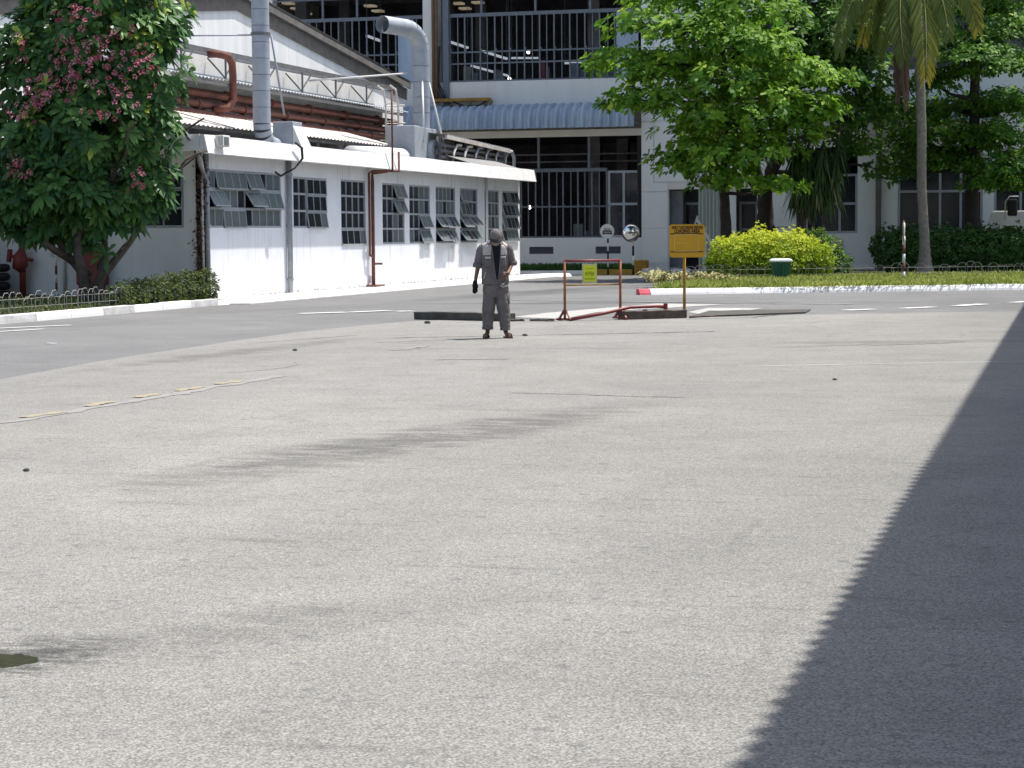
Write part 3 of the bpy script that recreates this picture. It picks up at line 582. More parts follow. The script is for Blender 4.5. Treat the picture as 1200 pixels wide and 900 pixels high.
# narrow grey canopy over the pipe run, pipes and lit lean-to sheets
cn = thing('pipe_canopy', (XH+.5, 62, 6.0), 'narrow grey sheet canopy sheltering the red brown pipes', 'canopy')
ribbed((XH+.02, 50, 6.22), (XH+.02, 73.2, 6.22), (XH+.95, 50, 6.02), (XH+.95, 73.2, 6.02), .25, .035).build('sheet', 'steel', cn)
for y in np.arange(50.5, 73, 2.2): MB().beam((XH+.02, y, 6.12), (XH+.93, y, 5.93), .05).build('bracket', 'steel_dark', cn)
MB().beam((XH+.9, 50, 5.92), (XH+.9, 73.2, 5.92), .06, .1).build('purlin', 'steel_dark', cn)
for k, (dz, r, lab) in enumerate(((5.66, .13, 'thick red brown service pipe under the narrow canopy, uppermost of three'), (5.34, .12, 'thick red brown service pipe, middle of the three under the canopy'), (5.06, .10, 'thinner red brown service pipe, lowest of the three above the lit sheets'))):
    t = thing('service_pipe', (XH+.5, 62, dz), lab, 'pipe'); MB().tube([(XH+.35+.12*k, 49, dz), (XH+.35+.12*k, 60, dz), (XH+.35+.12*k, 73.4, dz)], r, 12).build('pipe', 'rust', t, True)
    for y in np.arange(51+k, 73, 3.4): MB().tube([(XH+.35+.12*k, y-.05, dz), (XH+.35+.12*k, y+.05, dz)], r*1.35, 12).build('flange', 'rust', t)
    for y in np.arange(52, 73, 4.0): MB().box((XH+.01, y, dz-r-.06), (XH+.35+.12*k, y+.06, dz-r)).build('support', 'steel_dark', t)
y = float(PX(252, 75, XH+.9)[1]); y2 = float(PX(263, 90, XH+.9)[1])
pipe('pipe_elbow', [(XH+.7, y, 6.75), (XH+1.0, y, 6.75), (XH+1.0, y+.7, 6.74), (XH+1.0, y+1.0, 6.55), (XH+1.0, y+1.05, 6.2), (XH+1.0, y+1.05, 5.5), (XH+.95, y+.8, 5.25), (XH+.6, y+.5, 5.2)], .11, 'rust', 'red brown pipe bend rising past the canopy edge to the tray', 12)
ln = thing('lean_to_roof', (-23.5, 60, 4), 'sunlit pale corrugated lean-to roof between the annex and the pipes', 'roof')
for i, (a, b) in enumerate(((47.5, 53.0), (53.02, 58.5), (58.52, 63.0), (63.02, 67.2))):
    j = random.uniform(-.04, .04); ribbed((-24.3, a, 4.98+j), (-24.3, b, 4.98+j), (-22.4, a, 4.46+j), (-22.4, b, 4.46+j), .28, .035).build('sheet', 'sheet_lit', ln)
for y in np.arange(48, 67.5, 2.4): MB().beam((-22.6, y, 3.70), (-22.6, y, 4.46), .07).build('post', 'steel_dark', ln)
MB().beam((-22.6, 47.5, 4.42), (-22.6, 67.2, 4.42), .07, .09).build('purlin', 'steel_dark', ln); MB().beam((-24.25, 47.5, 4.9), (-24.25, 67.2, 4.9), .07, .09).build('purlin', 'steel_dark', ln)
MB().box((-24.6, 47.5, 3.71), (-24.5, 73, 4.9)).build('back_panel', 'interior2', ln)
# ducts on the annex roof
def duct(name, loc, path, r, label, seg, sweep=True):
    t = thing(name, loc, label, 'duct'); pts = [V3(p) for p in path]
    for a, b in zip(pts[:-1], pts[1:]):
        L = (b-a).length; n = max(1, round(L/seg)); 
        for k in range(n):
            p0, p1 = a.lerp(b, k/n), a.lerp(b, (k+1)/n); d = (p1-p0).normalized()*.012
            MB().tube([p0+d*(k > 0), p1], [r, r*.985], 24, cap=False).build('duct_section', 'steel', t, True)
    return t
d1 = PX(307, 150, -21.8); yy = float(d1[1])
el = [(-21.8, yy+.62-.62*math.cos(a), 4.62-.55*math.sin(a)) for a in np.linspace(0, R_(80), 6)]
t = duct('exhaust_duct', (-21.8, yy, 3.7), [(-21.8, yy, 13)]+el+[(-21.8, yy+1.0, 4.02)], .245, 'tall galvanised round duct rising from the annex roof with bottom elbow', .45)
MB().tube([(-21.55, yy+.15, 7.0), (-21.5, yy+.9, 4.9)], .03, 6).build('guy_rod', 'steel', t, True); MB().tube([(-24.9, yy-.4, 7.05), (-21.9, yy-.2, 7.0)], .025, 6).build('guy_rod', 'steel', t, True)
MB().tube([(-21.8, yy, 7.0), (-21.8, yy, 7.08)], .27, 16).build('clamp', 'steel_dark', t)
t = thing('duct_box', (-21.6, yy+1.4, 3.7), 'small galvanised fan box at the foot of the tall duct', 'fan box')
MB().box((-21.9, yy+1.02, 3.7), (-21.3, yy+1.75, 4.72)).build('box', 'steel', t, bevel=.02); MB().add([(-21.29, yy+1.0, 3.72), (-20.9, yy+1.0, 3.72), (-21.29, yy+1.0, 4.6), (-21.29, yy+1.75, 3.72), (-20.9, yy+1.75, 3.72), (-21.29, yy+1.75, 4.6)], [(0, 1, 2), (5, 4, 3), (0, 3, 4, 1), (1, 4, 5, 2), (2, 5, 3, 0)]).build('hood', 'white_metal', t)
MB().tube([(-22.6, yy-2.2, 3.95), (-22.3, yy-.5, 3.95), (-21.9, yy+.2, 3.95)], .22, 16).build('inlet', 'white_metal', t, True)
d2 = PX(494, 150, -21.6); y2 = float(d2[1])
el = [(-21.6-.25*math.sin(a), y2-.9*(1-math.cos(a)), 7.75+.62*math.sin(a)) for a in np.linspace(0, R_(78), 6)]
el = [(-21.6-.3*(1-math.cos(a)), y2-.75*(1-math.cos(a)), 7.7+.7*math.sin(a)) for a in np.linspace(0, R_(85), 6)]
t = duct('exhaust_duct', (-21.6, y2, 3.7), [(-21.6, y2, 5.1)]+el+[(-22.3, y2-1.9, 8.42)], .285, 'galvanised duct with elbow top rising from the square fan box', .5)
for dx, dy in ((.5, .35), (.25, -.75)): MB().tube([(-21.6+dx*.45, y2+dy*.3, 6.7), (-21.6+dx*1.6, y2+dy*1.3, 4.6 if dy < 0 else 3.9)], .035, 6).build('stay', 'white_metal', t, True)
MB().tube([(-24.6, y2-2.6, 6.6), (-22.05, y2-.1, 6.95)], .035, 6).build('stay', 'white_metal', t, True)
t = thing('fan_box', (-21.6, y2-1, 3.7), 'square galvanised fan housing on the annex roof beside the rust riser', 'fan box')
ya_ = float(PX(486, 160, -21.2)[1]); yb2 = float(PX(492, 160, -21.2)[1])
MB().box((-22.15, ya_, 3.71), (-21.2, yb2+.05, 5.12)).build('housing', 'steel', t, bevel=.03); MB().box((-22.1, yb2+.06, 3.71), (-21.25, y2+.55, 5.10)).build('outlet_box', 'steel', t, bevel=.02)
MB().tube([(-21.24, y2-.1, 4.32), (-21.08, y2-.1, 4.32)], .42, 20).build('fan_casing', 'steel', t); MB().tube([(-21.07, y2-.1, 4.32), (-20.95, y2-.1, 4.32)], .16, 14).build('motor', 'steel_dark', t)
MB().tube([(-22.0, ya_-4, 4.05), (-21.65, ya_-2, 4.08), (-21.6, ya_-.01, 4.1)], .27, 16).build('inlet', 'white_metal', t, True)
# caged ladder, roofed pipe rack and low roof at the annex's far end
yl_ = float(PX(452, 120, -23.3)[1]); t = thing('caged_ladder', (-23.3, yl_, 3.7), 'pale steel caged ladder hoops between hall and duct', 'ladder')
for dx in (0, .45): MB().tube([(-23.3+dx, yl_, 3.7), (-23.3+dx, yl_, 6.0), (-23.3+dx, yl_-.25, 6.5), (-23.3+dx, yl_-.8, 6.6)], .035, 8).build('stile', 'cream', t, True)
for z in np.arange(3.95, 6.3, .3): MB().tube([(-23.3, yl_, z), (-22.85, yl_, z)], .02, 6).build('rung', 'cream', t, True)
for z in (4.8, 5.4, 6.0): MB().tube([(-23.3, yl_, z)]+[(-23.075+.38*math.cos(a), yl_+.1+.6*math.sin(a), z) for a in np.linspace(math.pi*.9, .1*math.pi, 9)]+[(-22.85, yl_, z)], .02, 6).build('hoop', 'cream', t, True)
t = thing('pipe_rack', (-21, 71, 3.7), 'grey roofed rack of bent pipes at the far end of the annex roof', 'pipe rack')
r0, r1 = 66.8, 74.8
ribbed((-21.8, r0, 4.98), (-21.8, r1, 4.90), (-20.6, r0, 4.86), (-20.6, r1, 4.66), .25, .03).build('roof_sheet', 'sheet_grey', t)
MB().beam((-20.62, r0, 4.80), (-20.62, r1, 4.60), .06, .12).build('edge_beam', 'sheet_lit', t)
for y in np.arange(r0+.2, r1, 1.5): MB().beam((-20.9, y, 3.70 if y < YE else 3.0), (-20.9, y, 4.82-.025*(y-r0)), .08).build('post', 'steel_dark', t)
for z in (4.55, 4.35, 4.15): MB().tube([(-20.8, r0, z), (-20.8, r1, z-.15)], .06, 8).build('pipe', 'steel_dark', t, True)
for y in np.arange(r0+1, r1, 1.3): MB().tube([(-20.7, y, 4.0), (-20.7, y+.15, 4.35), (-20.7, y+.5, 4.58), (-20.7, y+1.0, 4.60)], .045, 8).build('bent_pipe', 'cream' if y < 70 else 'steel', t, True)
MB().tube([(-20.7, 74.6, 4.55), (-20.7, 75.3, 4.62), (-20.7, 75.6, 4.4), (-20.7, 75.6, 3.3)], .06, 8).build('bent_pipe', 'steel', t, True)
for y in (74.9,): MB().beam((-20.9, y, 0), (-20.9, y, 4.6), .1).build('post', 'steel_dark', t)
t = thing('roof_hatch', (-20.7, 70.5, 3.7), 'low dark ridged roof cover on the annex roof by the pipe rack', 'roof cover')
ribbed((-20.9, 67.2, 4.22), (-20.9, 73.0, 4.22), (-19.9, 67.2, 3.9), (-19.9, 73.4, 3.9), .22, .03).build('sheet', 'steel_dark', t); MB().box((-20.9, 67.2, 3.71), (-20.85, 73.0, 4.2)).build('back', 'steel_dark', t); MB().box((-20, 67.3, 3.701), (-19.95, 73.0, 3.89)).build('front', 'steel_dark', t)

# ================================================================== FACTORY WITH OPEN GRILLED FACADE
YFA = 80.0
fac = thing('factory_building', (-18, YFA+8, 0), 'two-storey factory with open steel grille facade, cream spandrel and pale wall panels', 'building')
fx = lambda px, py=200: float(PY(px, py, YFA)[0])
XL, XP, XR = -36.0, fx(751.5), 8.0
# floors, back walls, ceiling
D = 16.0
MB().box((XL, YFA+.35, -.02), (XR, YFA+D, .05)).build('floor', 'interior2', fac)
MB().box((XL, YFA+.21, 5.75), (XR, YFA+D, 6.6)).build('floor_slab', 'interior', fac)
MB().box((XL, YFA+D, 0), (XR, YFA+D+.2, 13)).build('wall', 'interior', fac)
for x in (XL-.2, XR): MB().box((x, YFA+.0, 0), (x+.2, YFA+D, 13)).build('wall', 'cream', fac)
MB().box((XL-.2, YFA-.25, 12.6), (XR+.2, YFA+D+.2, 13.0)).build('roof_slab', 'cream', fac)
MB().box((XL, YFA-.2, 11.9), (XR, YFA+.1, 12.59)).build('parapet_beam', 'cream', fac)
MB().box((XL, YFA, 6.42), (XP, YFA+.2, 7.58)).build('spandrel', 'cream', fac)
MB().box((XL, YFA, 5.35), (XP, YFA+.15, 5.62)).build('beam', 'cream', fac)
MB().box((XL, YFA+.02, 5.62), (XP, YFA+.18, 6.42)).build('beam', 'roof_brown', fac)
# low wall with vent slots
slots = [(fx(619.5), fx(648), .77, 1.05), (fx(697.5), fx(727), .77, 1.05)]
MB().wall(0, 0, XL, XP, 0, 1.40, slots, YFA, YFA+.2, 'y').build('low_wall', 'panel', fac)
for s in slots:
    for z in np.linspace(s[2]+.05, s[3]-.05, 4): MB().box((s[0], YFA+.06, z-.012), (s[1], YFA+.12, z+.012)).build('slot_bar', 'bar', fac)
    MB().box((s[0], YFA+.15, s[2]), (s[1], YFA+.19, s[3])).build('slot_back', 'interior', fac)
# columns
for px in (506,): MB().box((fx(px)-.3, YFA-.05, 0), (fx(px)+.3, YFA+.5, 11.9)).build('column', 'cream', fac)
for x in (fx(506)-7,): MB().box((x-.3, YFA-.02, 0), (x+.3, YFA+.5, 11.9)).build('column', 'cream', fac)
for x in np.arange(XL+3, XR, 6.5):
    for y in (YFA+6, YFA+11.5): MB().box((x-.25, y-.25, 0), (x+.25, y+.25, 12.6)).build('column', 'interior2', fac)
def grille(x0, x1, z0, z1, mids, spacing, uprights=()):
    mb = MB(); mb.box((x0, YFA+.03, z1-.07), (x1, YFA+.11, z1+.07)); mb.box((x0, YFA+.04, z0), (x1, YFA+.10, z0+.06))
    for m_ in mids: mb.box((x0, YFA+.05, m_-.03), (x1, YFA+.09, m_+.03))
    g = mb.build('grille', 'bar', fac, origin=((x0+x1)/2, YFA+.07, z0))
    n = int((x1-x0)/spacing)
    for i in range(n+1):
        x = x0+.03+(x1-x0-.06)*i/n+random.uniform(-.02, .02); piece('bar', 'bar', g, (x, YFA+.065, (z0+z1)/2), (.035 if i % 2 else .055, .05, z1-z0))
        if i % 2 == 0: piece('latch', 'bar', g, (x+.05, YFA+.03, z0+(z1-z0)*.47), (.05, .03, .12))
    return g
zt = 10.2
grille(fx(528), fx(722), 7.58, zt, [8.75, 8.30], .30); grille(XL+.1, fx(499), 7.58, zt, [8.75, 8.35], .30)
MB().box((fx(722.5), YFA+.04, 7.58), (fx(748), YFA+.10, zt)).build('solid_panel', 'blue', fac); MB().box((fx(468), YFA+.01, 7.6), (fx(486), YFA+.03, zt-.1)).build('solid_panel', 'blue', fac)
MB().box((fx(722), YFA+.03, zt-.07), (XP, YFA+.11, zt+.07)).build('top_rail', 'bar', fac)
for px in (380, 420, 565, 628, 692): MB().box((fx(px)-.04, YFA+.05, zt+.07), (fx(px)+.04, YFA+.12, 11.9)).build('hanger', 'bar', fac)
MB().box((fx(524)-.1, YFA-.12, 6.42), (fx(524)+.14, YFA-.02, 11.0)).build('drainpipe', 'bar', fac)
MB().box((XL, YFA+.12, 11.0), (XP, YFA+.16, 11.06)).build('crossbar', 'bar', fac)
grille(fx(560), fx(711), 1.40, 4.05, [2.62], .29)
for px in (631, 690): MB().box((fx(px)-.05, YFA+.02, 4.12), (fx(px)+.05, YFA+.1, 5.35)).build('mullion', 'bar', fac)
for z in (4.45, 4.75): MB().box((fx(560), YFA+3, z), (XP, YFA+3.1, z+.06)).build('inner_rail', 'interior2', fac)
MB().box((XP-.16, YFA+.0, 1.4), (XP-.0, YFA+.15, 5.35)).build('jamb', 'joint', fac)
def casement(x0, x1, z0, z1, cols, rows, y=YFA+.05, th=.09, m='frame', pm='pane_dark'):
    mb = MB(); mb.box((x0, y, z0), (x1, y+.08, z0+th)); mb.box((x0, y, z1-th), (x1, y+.08, z1))
    for i in range(cols+1): x = x0+(x1-x0-th)*i/cols; mb.box((x, y+.002, z0+th), (x+th, y+.078, z1-th))
    for j in range(1, rows): z = z0+(z1-z0)*j/rows; mb.box((x0+th, y+.004, z-th/2), (x1-th, y+.076, z+th/2))
    wo = mb.build('window', m, fac, origin=((x0+x1)/2, y, z0))
    for i in range(cols):
        for j in range(rows): piece('pane', pm, wo, (x0+(x1-x0)*(i+.5)/cols, y+.04, z0+(z1-z0)*(j+.5)/rows), ((x1-x0)/cols-.08, .006, (z1-z0)/rows-.06))
    return wo
casement(fx(712), fx(749), 1.40, 4.0, 2, 2)
# right-hand panelled wall: door recess, window bays
D0, D1 = fx(783.5), fx(887); B0, B1 = fx(905), fx(1005); C0, C1 = fx(1052), fx(1152)
holes = [(D0, D1, -1, 3.26), (B0, B1, 1.50, 4.75), (C0, C1, 1.50, 4.6), (C1+.4, C1+4.2, .4, 4.6)]
MB().wall(0, 0, XP, XR, 0, 12.55, holes+[(D1+.2, XR-2, 7.6, 10.2)], YFA+.03, YFA+.25, 'y').build('wall', 'panel', fac)
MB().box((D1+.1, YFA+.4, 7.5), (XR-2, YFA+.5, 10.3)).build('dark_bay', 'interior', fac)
def panels(xs, zs, skip=()):
    for i in range(len(xs)-1):
        for j in range(len(zs)-1):
            if (i, j) in skip: continue
            piece('wall_panel', 'panel', fac, ((xs[i]+xs[i+1])/2, YFA+.0, (zs[j]+zs[j+1])/2), (xs[i+1]-xs[i]-.03, .055, zs[j+1]-zs[j]-.03))
za_ = [.0, .36, 1.75, 3.16, 4.48, 5.86, 7.3, 8.7, 10.1, 11.9]
panels([XP, fx(766.5)], za_[4:]); panels([XP, D0-.02], [za_[0], za_[1], za_[2], za_[3]])
MB().box((XP+.012, YFA-.027, za_[3]+.015), (D0-.03, YFA+.029, 3.50)).build('wall_panel', 'panel', fac); MB().box((XP+.012, YFA-.027, 3.50), (fx(766.5)-.02, YFA+.0285, za_[4]-.015)).build('wall_panel', 'panel', fac)
panels([fx(766.5), fx(808), fx(862), D1], [3.54, 5.88, 7.3, 8.7, 10.1, 11.9])
panels([D1, D1+1.6], [0, 1.75, 3.26, 5.88]); panels([D1+1.6, D1+4.5, D1+7.4, D1+10.3, D1+13.2], [5.2, 7.4])
MB().box((D0-.05, YFA-.03, 3.24), (D1-.0, YFA+.03, 3.50)).build('lintel', 'cream', fac)
# recess behind the door opening
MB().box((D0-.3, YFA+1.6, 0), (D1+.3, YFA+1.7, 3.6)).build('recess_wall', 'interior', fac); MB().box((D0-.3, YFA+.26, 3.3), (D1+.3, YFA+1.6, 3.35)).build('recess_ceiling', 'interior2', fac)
casement(fx(796), fx(833), .6, 2.75, 2, 2, YFA+.9); casement(fx(862), fx(884), .6, 2.75, 1, 2, YFA+.9)
MB().box((fx(843), YFA+.1, 0), (fx(862), YFA+.22, 3.24)).build('pier', 'panel', fac)
MB().box((D0+.0, YFA+.28, .05), (D0+.5, YFA+.9, 3.2)).build('recess_wall', 'interior2', fac)
casement(B0, B1, 1.50, 3.75, 5, 2); casement(C0, C1, 1.50, 4.6, 4, 2); casement(C1+.4, C1+4.2, .4, 4.6, 4, 3)
MB().box((XP, YFA-.06, 0), (XR, YFA-.031, .12)).build('plinth', 'cream', fac)
bracketed('downpipe', fx(1030), YFA-.12, .14, 6.8, .11, 'roof_brown', 'dark brown downpipe on the pale factory wall behind the palm')
# blue corrugated awnings, bent down at the front
def awning(x0, x1, ztop, label):
    t = thing('corrugated_awning', ((x0+x1)/2, YFA-.5, ztop-1), label, 'awning'); prof = [(YFA-.0, ztop), (YFA-.75, ztop-.10)]+[(YFA-.75-.55*math.sin(a), ztop-.65+.55*math.cos(a)) for a in np.linspace(.25, 1.5, 6)]+[(YFA-1.31, ztop-.92)]
    pitch = .34; n = int((x1-x0)/pitch)*4; rings = []
    for i in range(n+1):
        x = x0+(x1-x0)*i/n; o = .13 if i % 4 in (0, 1) else 0; row = []
        for k, (y, z) in enumerate(prof):
            a, b = prof[max(k-1, 0)], prof[min(k+1, len(prof)-1)]; d = Vector((b[0]-a[0], b[1]-a[1])).normalized(); row.append((x, y-(-d.y)*o, z+(-d.x)*o))
        rings.append(row)
    m = len(prof); mb = MB().add([v for r in rings for v in r], [(i*m+k, i*m+k+1, (i+1)*m+k+1, (i+1)*m+k) for i in range(n) for k in range(m-1)]); mb.build('sheet', 'blue', t)
    for x in np.linspace(x0+.1, x1-.1, 6): mb = MB(); mb.beam((x, YFA, ztop-.75), (x, YFA-1.22, ztop-.75), .05); mb.beam((x, YFA-.01, ztop-.1), (x, YFA-1.2, ztop-.72), .04); mb.build('bracket', 'steel_dark', t)
    MB().beam((x0, YFA-1.2, ztop-.8), (x1, YFA-1.2, ztop-.8), .05).build('purlin', 'steel_dark', t)
awning(fx(470), XP+.02, 6.55, 'blue corrugated awning with bent front edge below the cream spandrel'); awning(fx(985), fx(1170), 6.5, 'blue corrugated awning over the window bay behind the palm')
# brown vertical pipes and yellow brown tray at the column
t = thing('pipe_cluster', (fx(516), YFA-.2, 6.6), 'brown vertical pipe pair running down the factory column to a horizontal tray', 'pipes')
for px in (511, 514.5): MB().tube([(fx(px), YFA-.2, 6.75), (fx(px), YFA-.2, 12)], .07, 8).build('pipe', 'brownpipe', t, True)
for k in range(3): MB().tube([(fx(514)+.08*k, YFA-.2, 9), (fx(514)+.05*k, YFA-.22, 7.6), (fx(517)+.1*k, YFA-.22, 7.1), (fx(521)+.1*k, YFA-.2, 6.85)], .03, 6).build('hose', 'black', t, True)
MB().box((fx(511), YFA-.45, 6.80), (fx(577), YFA-.05, 6.92)).build('tray', 'post_yellow', t); 
for px in (530, 552, 570, 576): MB().beam((fx(px), YFA-.4, 6.5), (fx(px+5), YFA-.4, 6.8), .06).build('bracket', 'brownpipe', t)
MB().tube([(fx(535), YFA-.3, 6.78), (fx(548), YFA-.3, 6.62), (fx(565), YFA-.3, 6.64), (fx(574), YFA-.3, 6.8)], .03, 6).build('hose', 'black', t, True)
# inside: lamps, tubes, machines
lamps = [(513, 76, 2.0), (597, 92, 2.5), (619, 61, 4), (707, 57, 3.0), (620.5, 243, 1.0)]
for i, (px, py, dy) in enumerate(lamps):
    p = PY(px, py, YFA+dy); t = thing('hanging_lamp', p, ('lit lamp glowing behind the upper grille', 'lit lamp glowing behind the lower grille')[i == 4], 'lamp', 'lit lamps inside the factory' if i < 4 else None)
    bm_ = MB(); r = .07; bm_.loft([[(p[0]+r*s*math.cos(a), p[1]+r*s*math.sin(a), p[2]+z*r) for a in np.linspace(0, 6.28, 10, endpoint=False)] for z, s in ((-1, .3), (-.6, .85), (0, 1), (.6, .8), (1.1, .35))]); bm_.build('bulb', 'bulb', t, True)
    zc = 5.75 if i == 4 else 12.6; MB().tube([(p[0], p[1], p[2]+.12), (p[0], p[1], zc)], .012, 5).build('cord', 'black', t)
for i, (a, b, dy) in enumerate((((430, 42), (446, 48), 3), ((527, 49), (548, 56), 3), ((566, 60), (594, 69), 3), ((552, 77), (596, 89), 5), ((600, 68), (630, 68), 6), ((662, 74), (708, 73), 6))):
    A, B = PY(*a, YFA+dy), PY(*b, YFA+dy+1); t = thing('tube_light', (A+B)/2, 'pale fluorescent tube fitting hanging behind the upper grille', 'light', 'tube lights inside the factory')
    MB().beam(A, B, .12, .08).build('tube', 'tube', t)
    for q in (A, B): MB().tube([(q[0], q[1], q[2]+.03), (q[0], q[1], 12.6)], .01, 5).build('rod', 'interior2', t)
for px, py in ((338, 4), (348, 10), (358, 16), (434, 7), (443, 13), (537, 4), (545, 10), (560, 3)):
    p = PY(px, py, YFA+7); t = thing('ceiling_light', p, 'warm ceiling lamp inside the upper factory floor', 'light', 'warm ceiling lamps inside the factory'); MB().box((p[0]-.22, p[1]-.25, p[2]-.04), (p[0]+.22, p[1]+.25, p[2]+.04)).build('lamp', 'ceil_lamp', t); MB().tube([(p[0], p[1], p[2]+.04), (p[0], p[1], 12.6)], .012, 5).build('rod', 'interior2', t)
def machine(px0, px1, z0, h, dy, m, label):
    x0, x1 = fx(px0), fx(px1); y0 = YFA+dy; t = thing('machine', ((x0+x1)/2, y0, z0), label, 'machine')
    MB().box((x0, y0, z0), (x1, y0+.8, z0+h*.62)).build('body', m, t, bevel=.03); MB().box((x0+.12*(x1-x0), y0+.1, z0+h*.62), (x0+.6*(x1-x0), y0+.6, z0+h)).build('head', m, t, bevel=.03)
    MB().box((x0+.65*(x1-x0), y0+.1, z0+h*.621), (x1, y0+.12, z0+h*.85)).build('panel', 'bar', t)
M['mach_a'] = mat('machine_cream', (.30, .30, .24), .6); M['mach_b'] = mat('machine_grey', (.22, .24, .26), .6); M['mach_c'] = mat('machine_red', (.22, .06, .05), .6)
for i, (a, b, z0, h, dy, m) in enumerate(((530, 550, 6.6, 1.7, 1.2, 'mach_a'), (560, 575, 6.6, 1.6, 2.0, 'mach_b'), (620, 632, 6.6, 1.9, 1.6, 'mach_c'), (650, 672, 6.6, 1.8, 2.2, 'mach_b'), (690, 712, 6.6, 1.7, 1.5, 'mach_a'), (655, 680, .05, 1.9, 1.8, 'mach_b'), (700, 735, .05, 2.3, 2.5, 'mach_b'))):
    machine(a, b, z0, h, dy, m, ['pale machine behind the upper grille beside the brown pipes', 'grey machine behind the upper grille above the yellow tray end', 'dull red machine behind the upper grille', 'grey machine behind the upper grille right of the red one', 'pale machine behind the upper grille near the blue panel', 'grey machine behind the lower grille', 'tall grey machine behind the lower glazed casement'][i])
# planting strip in front of the low wall
kerb('factory_kerb', [(-24, 77.4, 0), (fx(700)+.2, 77.4, 0)], 'kerb_white', 1.5, h=.16, slope=.03)
kerb('factory_kerb', [(fx(700)+.25, 77.4, 0), (XP+.25, 77.4, 0)], 'kerb_yellow', 1.2, h=.2, slope=.03)
setp(MB().box((XP+.26, 77.2, 0), (XP+.75, 77.8, .55)).build('yellow_block', 'kerb_yellow', bevel=.03), 'yellow painted concrete block at the end of the factory kerb', 'block')
mb = MB().add([(-24, 77.65, .10), (XP+.2, 77.65, .10), (XP+.2, 79.98, .10), (-24, 79.98, .10)], [(0, 1, 2, 3)]); struct(mb.build('planting_strip', 'soil'))

# ================================================================== BUILDING ON THE RIGHT, OUT OF FRAME: CASTS THE SHADOW
XS = -1.2; EH = 6.6; xe = XS+EH*SUN.x/SUN.z
rb = thing('warehouse', (6, 16, 0), 'warehouse with corrugated eave beside the yard', 'building')
MB().wall(0, 0, -25, 52, 0, EH+.3, [(0, 5, -1, 4.2), (14, 19, -1, 4.2), (28, 33, -1, 4.2)], 2.6, 2.85, 'x').build('wall', 'panel', rb)
for y0 in (0, 14, 28): ribbed((2.75, y0, 4.2), (2.75, y0, 0), (2.75, y0+5, 4.2), (2.75, y0+5, 0), .12, .02).build('roller_door', 'steel', rb)
MB().box((2.85, -25, 0), (14, -24.8, EH+.3)).build('wall', 'panel', rb); MB().box((2.85, 51.8, 0), (14, 52, EH+.3)).build('wall', 'panel', rb)
pitch_ = .21; n = int(78/pitch_)*4; vs = []
for i in range(n+1):
    y = -25.5+78*i/n; jt = random.Random(i//4).uniform(.6, 1.3); o = .036*jt if i % 4 in (1, 2) else 0; sk_ = .27-.0082*y
    for x, z in ((xe-o+sk_, EH-.5), (xe-o+sk_, EH-.1), (xe+.15+sk_, EH+.10+o*.3), (14, EH+2.6+o*.5)): vs.append((x, y, z))
MB().add(vs, [(i*4+k, i*4+k+1, i*4+5+k, i*4+4+k) for i in range(n) for k in range(3)]).build('roof_sheet', 'sheet_grey', rb)
for y in range(-24, 52, 6): MB().beam((2.6, y, EH+.2), (xe+.2, y, EH-.1), .08, .14).build('rafter', 'steel_dark', rb)

# ================================================================== TREES AND PLANTS
def unitv(n): v = rng.normal(0, 1, (n, 3)); return v/np.linalg.norm(v, axis=1, keepdims=True)
# ---- flowering tree with big leaf whorls in the left garden
tb = G(108, 357, .12); tree = thing('flowering_tree', tb, 'broad flowering tree with large leaf whorls and pink blossom by the annex', 'tree')
sc = float(np.dot(tb-CAM, F))/FPX                                  # metres per pixel at the trunk
def at_tree(px, py, dy=0.0):
    p = CAM+ray(px, py)/np.dot(ray(px, py), F)*np.dot(tb-CAM, F); return p+np.array([0, dy, 0])
trunk = MB(); stems = [((108, 356), (93, 320), (72, 285), (38, 240)), ((110, 356), (103, 300), (99, 262), (80, 200)), ((112, 356), (126, 318), (110, 280), (150, 200)), ((111, 356), (120, 325), (140, 270), (175, 175)), ((106, 356), (98, 330), (60, 262), (10, 190))]
tips = []
for k, st in enumerate(stems):
    pts = [at_tree(x, y, (random.uniform(-.5, .5))*i) for i, (x, y) in enumerate(st)]; pts[0] = np.array(tb)+[.04*(k-2), .03*(k % 2), -.03]
    dense = []
    for i in range(len(pts)-1):
        for q in np.linspace(0, 1, 5)[:-1]: dense.append(pts[i]*(1-q)+pts[i+1]*q+rng.normal(0, .015, 3))
    dense.append(pts[-1]); trunk.tube(dense, list(np.linspace(.12, .045, len(dense))), 8); tips.append(pts[-1])
    for _ in range(7):
        b = pts[2]*.5+pts[3]*.5 if _ % 2 else pts[3]; e = b+unitv(1)[0]*[1.5, 1.2, .8]+[0, 0, 1.2]; limb(trunk, b, e, .05, .018, .06)
trunk.build('trunk', 'bark', tree, True)
# whorl positions: uneven shell of several lobes
lobes = [((110, 55), 95, 78), ((50, 90), 75, 85), ((158, 80), 60, 72), ((172, 145), 44, 45), ((105, 140), 85, 60), ((40, 165), 55, 45), ((70, 215), 60, 35), ((135, 212), 45, 32), ((178, 212), 30, 26), ((110, -25), 90, 60), ((175, 25), 42, 40), ((30, 225), 45, 32), ((100, 232), 60, 26), ((60, 250), 30, 14), ((165, 228), 34, 22), ((45, 262), 30, 18), ((125, 258), 38, 16), ((8, 235), 30, 25), ((85, 275), 22, 9)]
Cs, As, = [], []
for (cx, cy), rx, rz in lobes:
    n = int(92*(rx*rz)/4000)+12; u = unitv(n); u[:, 1] = np.where(rng.random(n) < .62, -np.abs(u[:, 1]), u[:, 1])
    rad = rng.uniform(.72, 1.04, n)[:, None]; c = at_tree(cx, cy, rng.uniform(-.3, .3))
    depth = min(rx, 70)*sc
    Cs.append(c+u*rad*np.array([rx*sc, depth, rz*sc])); As.append(u*[1, 1, .7]+[0, 0, .55])
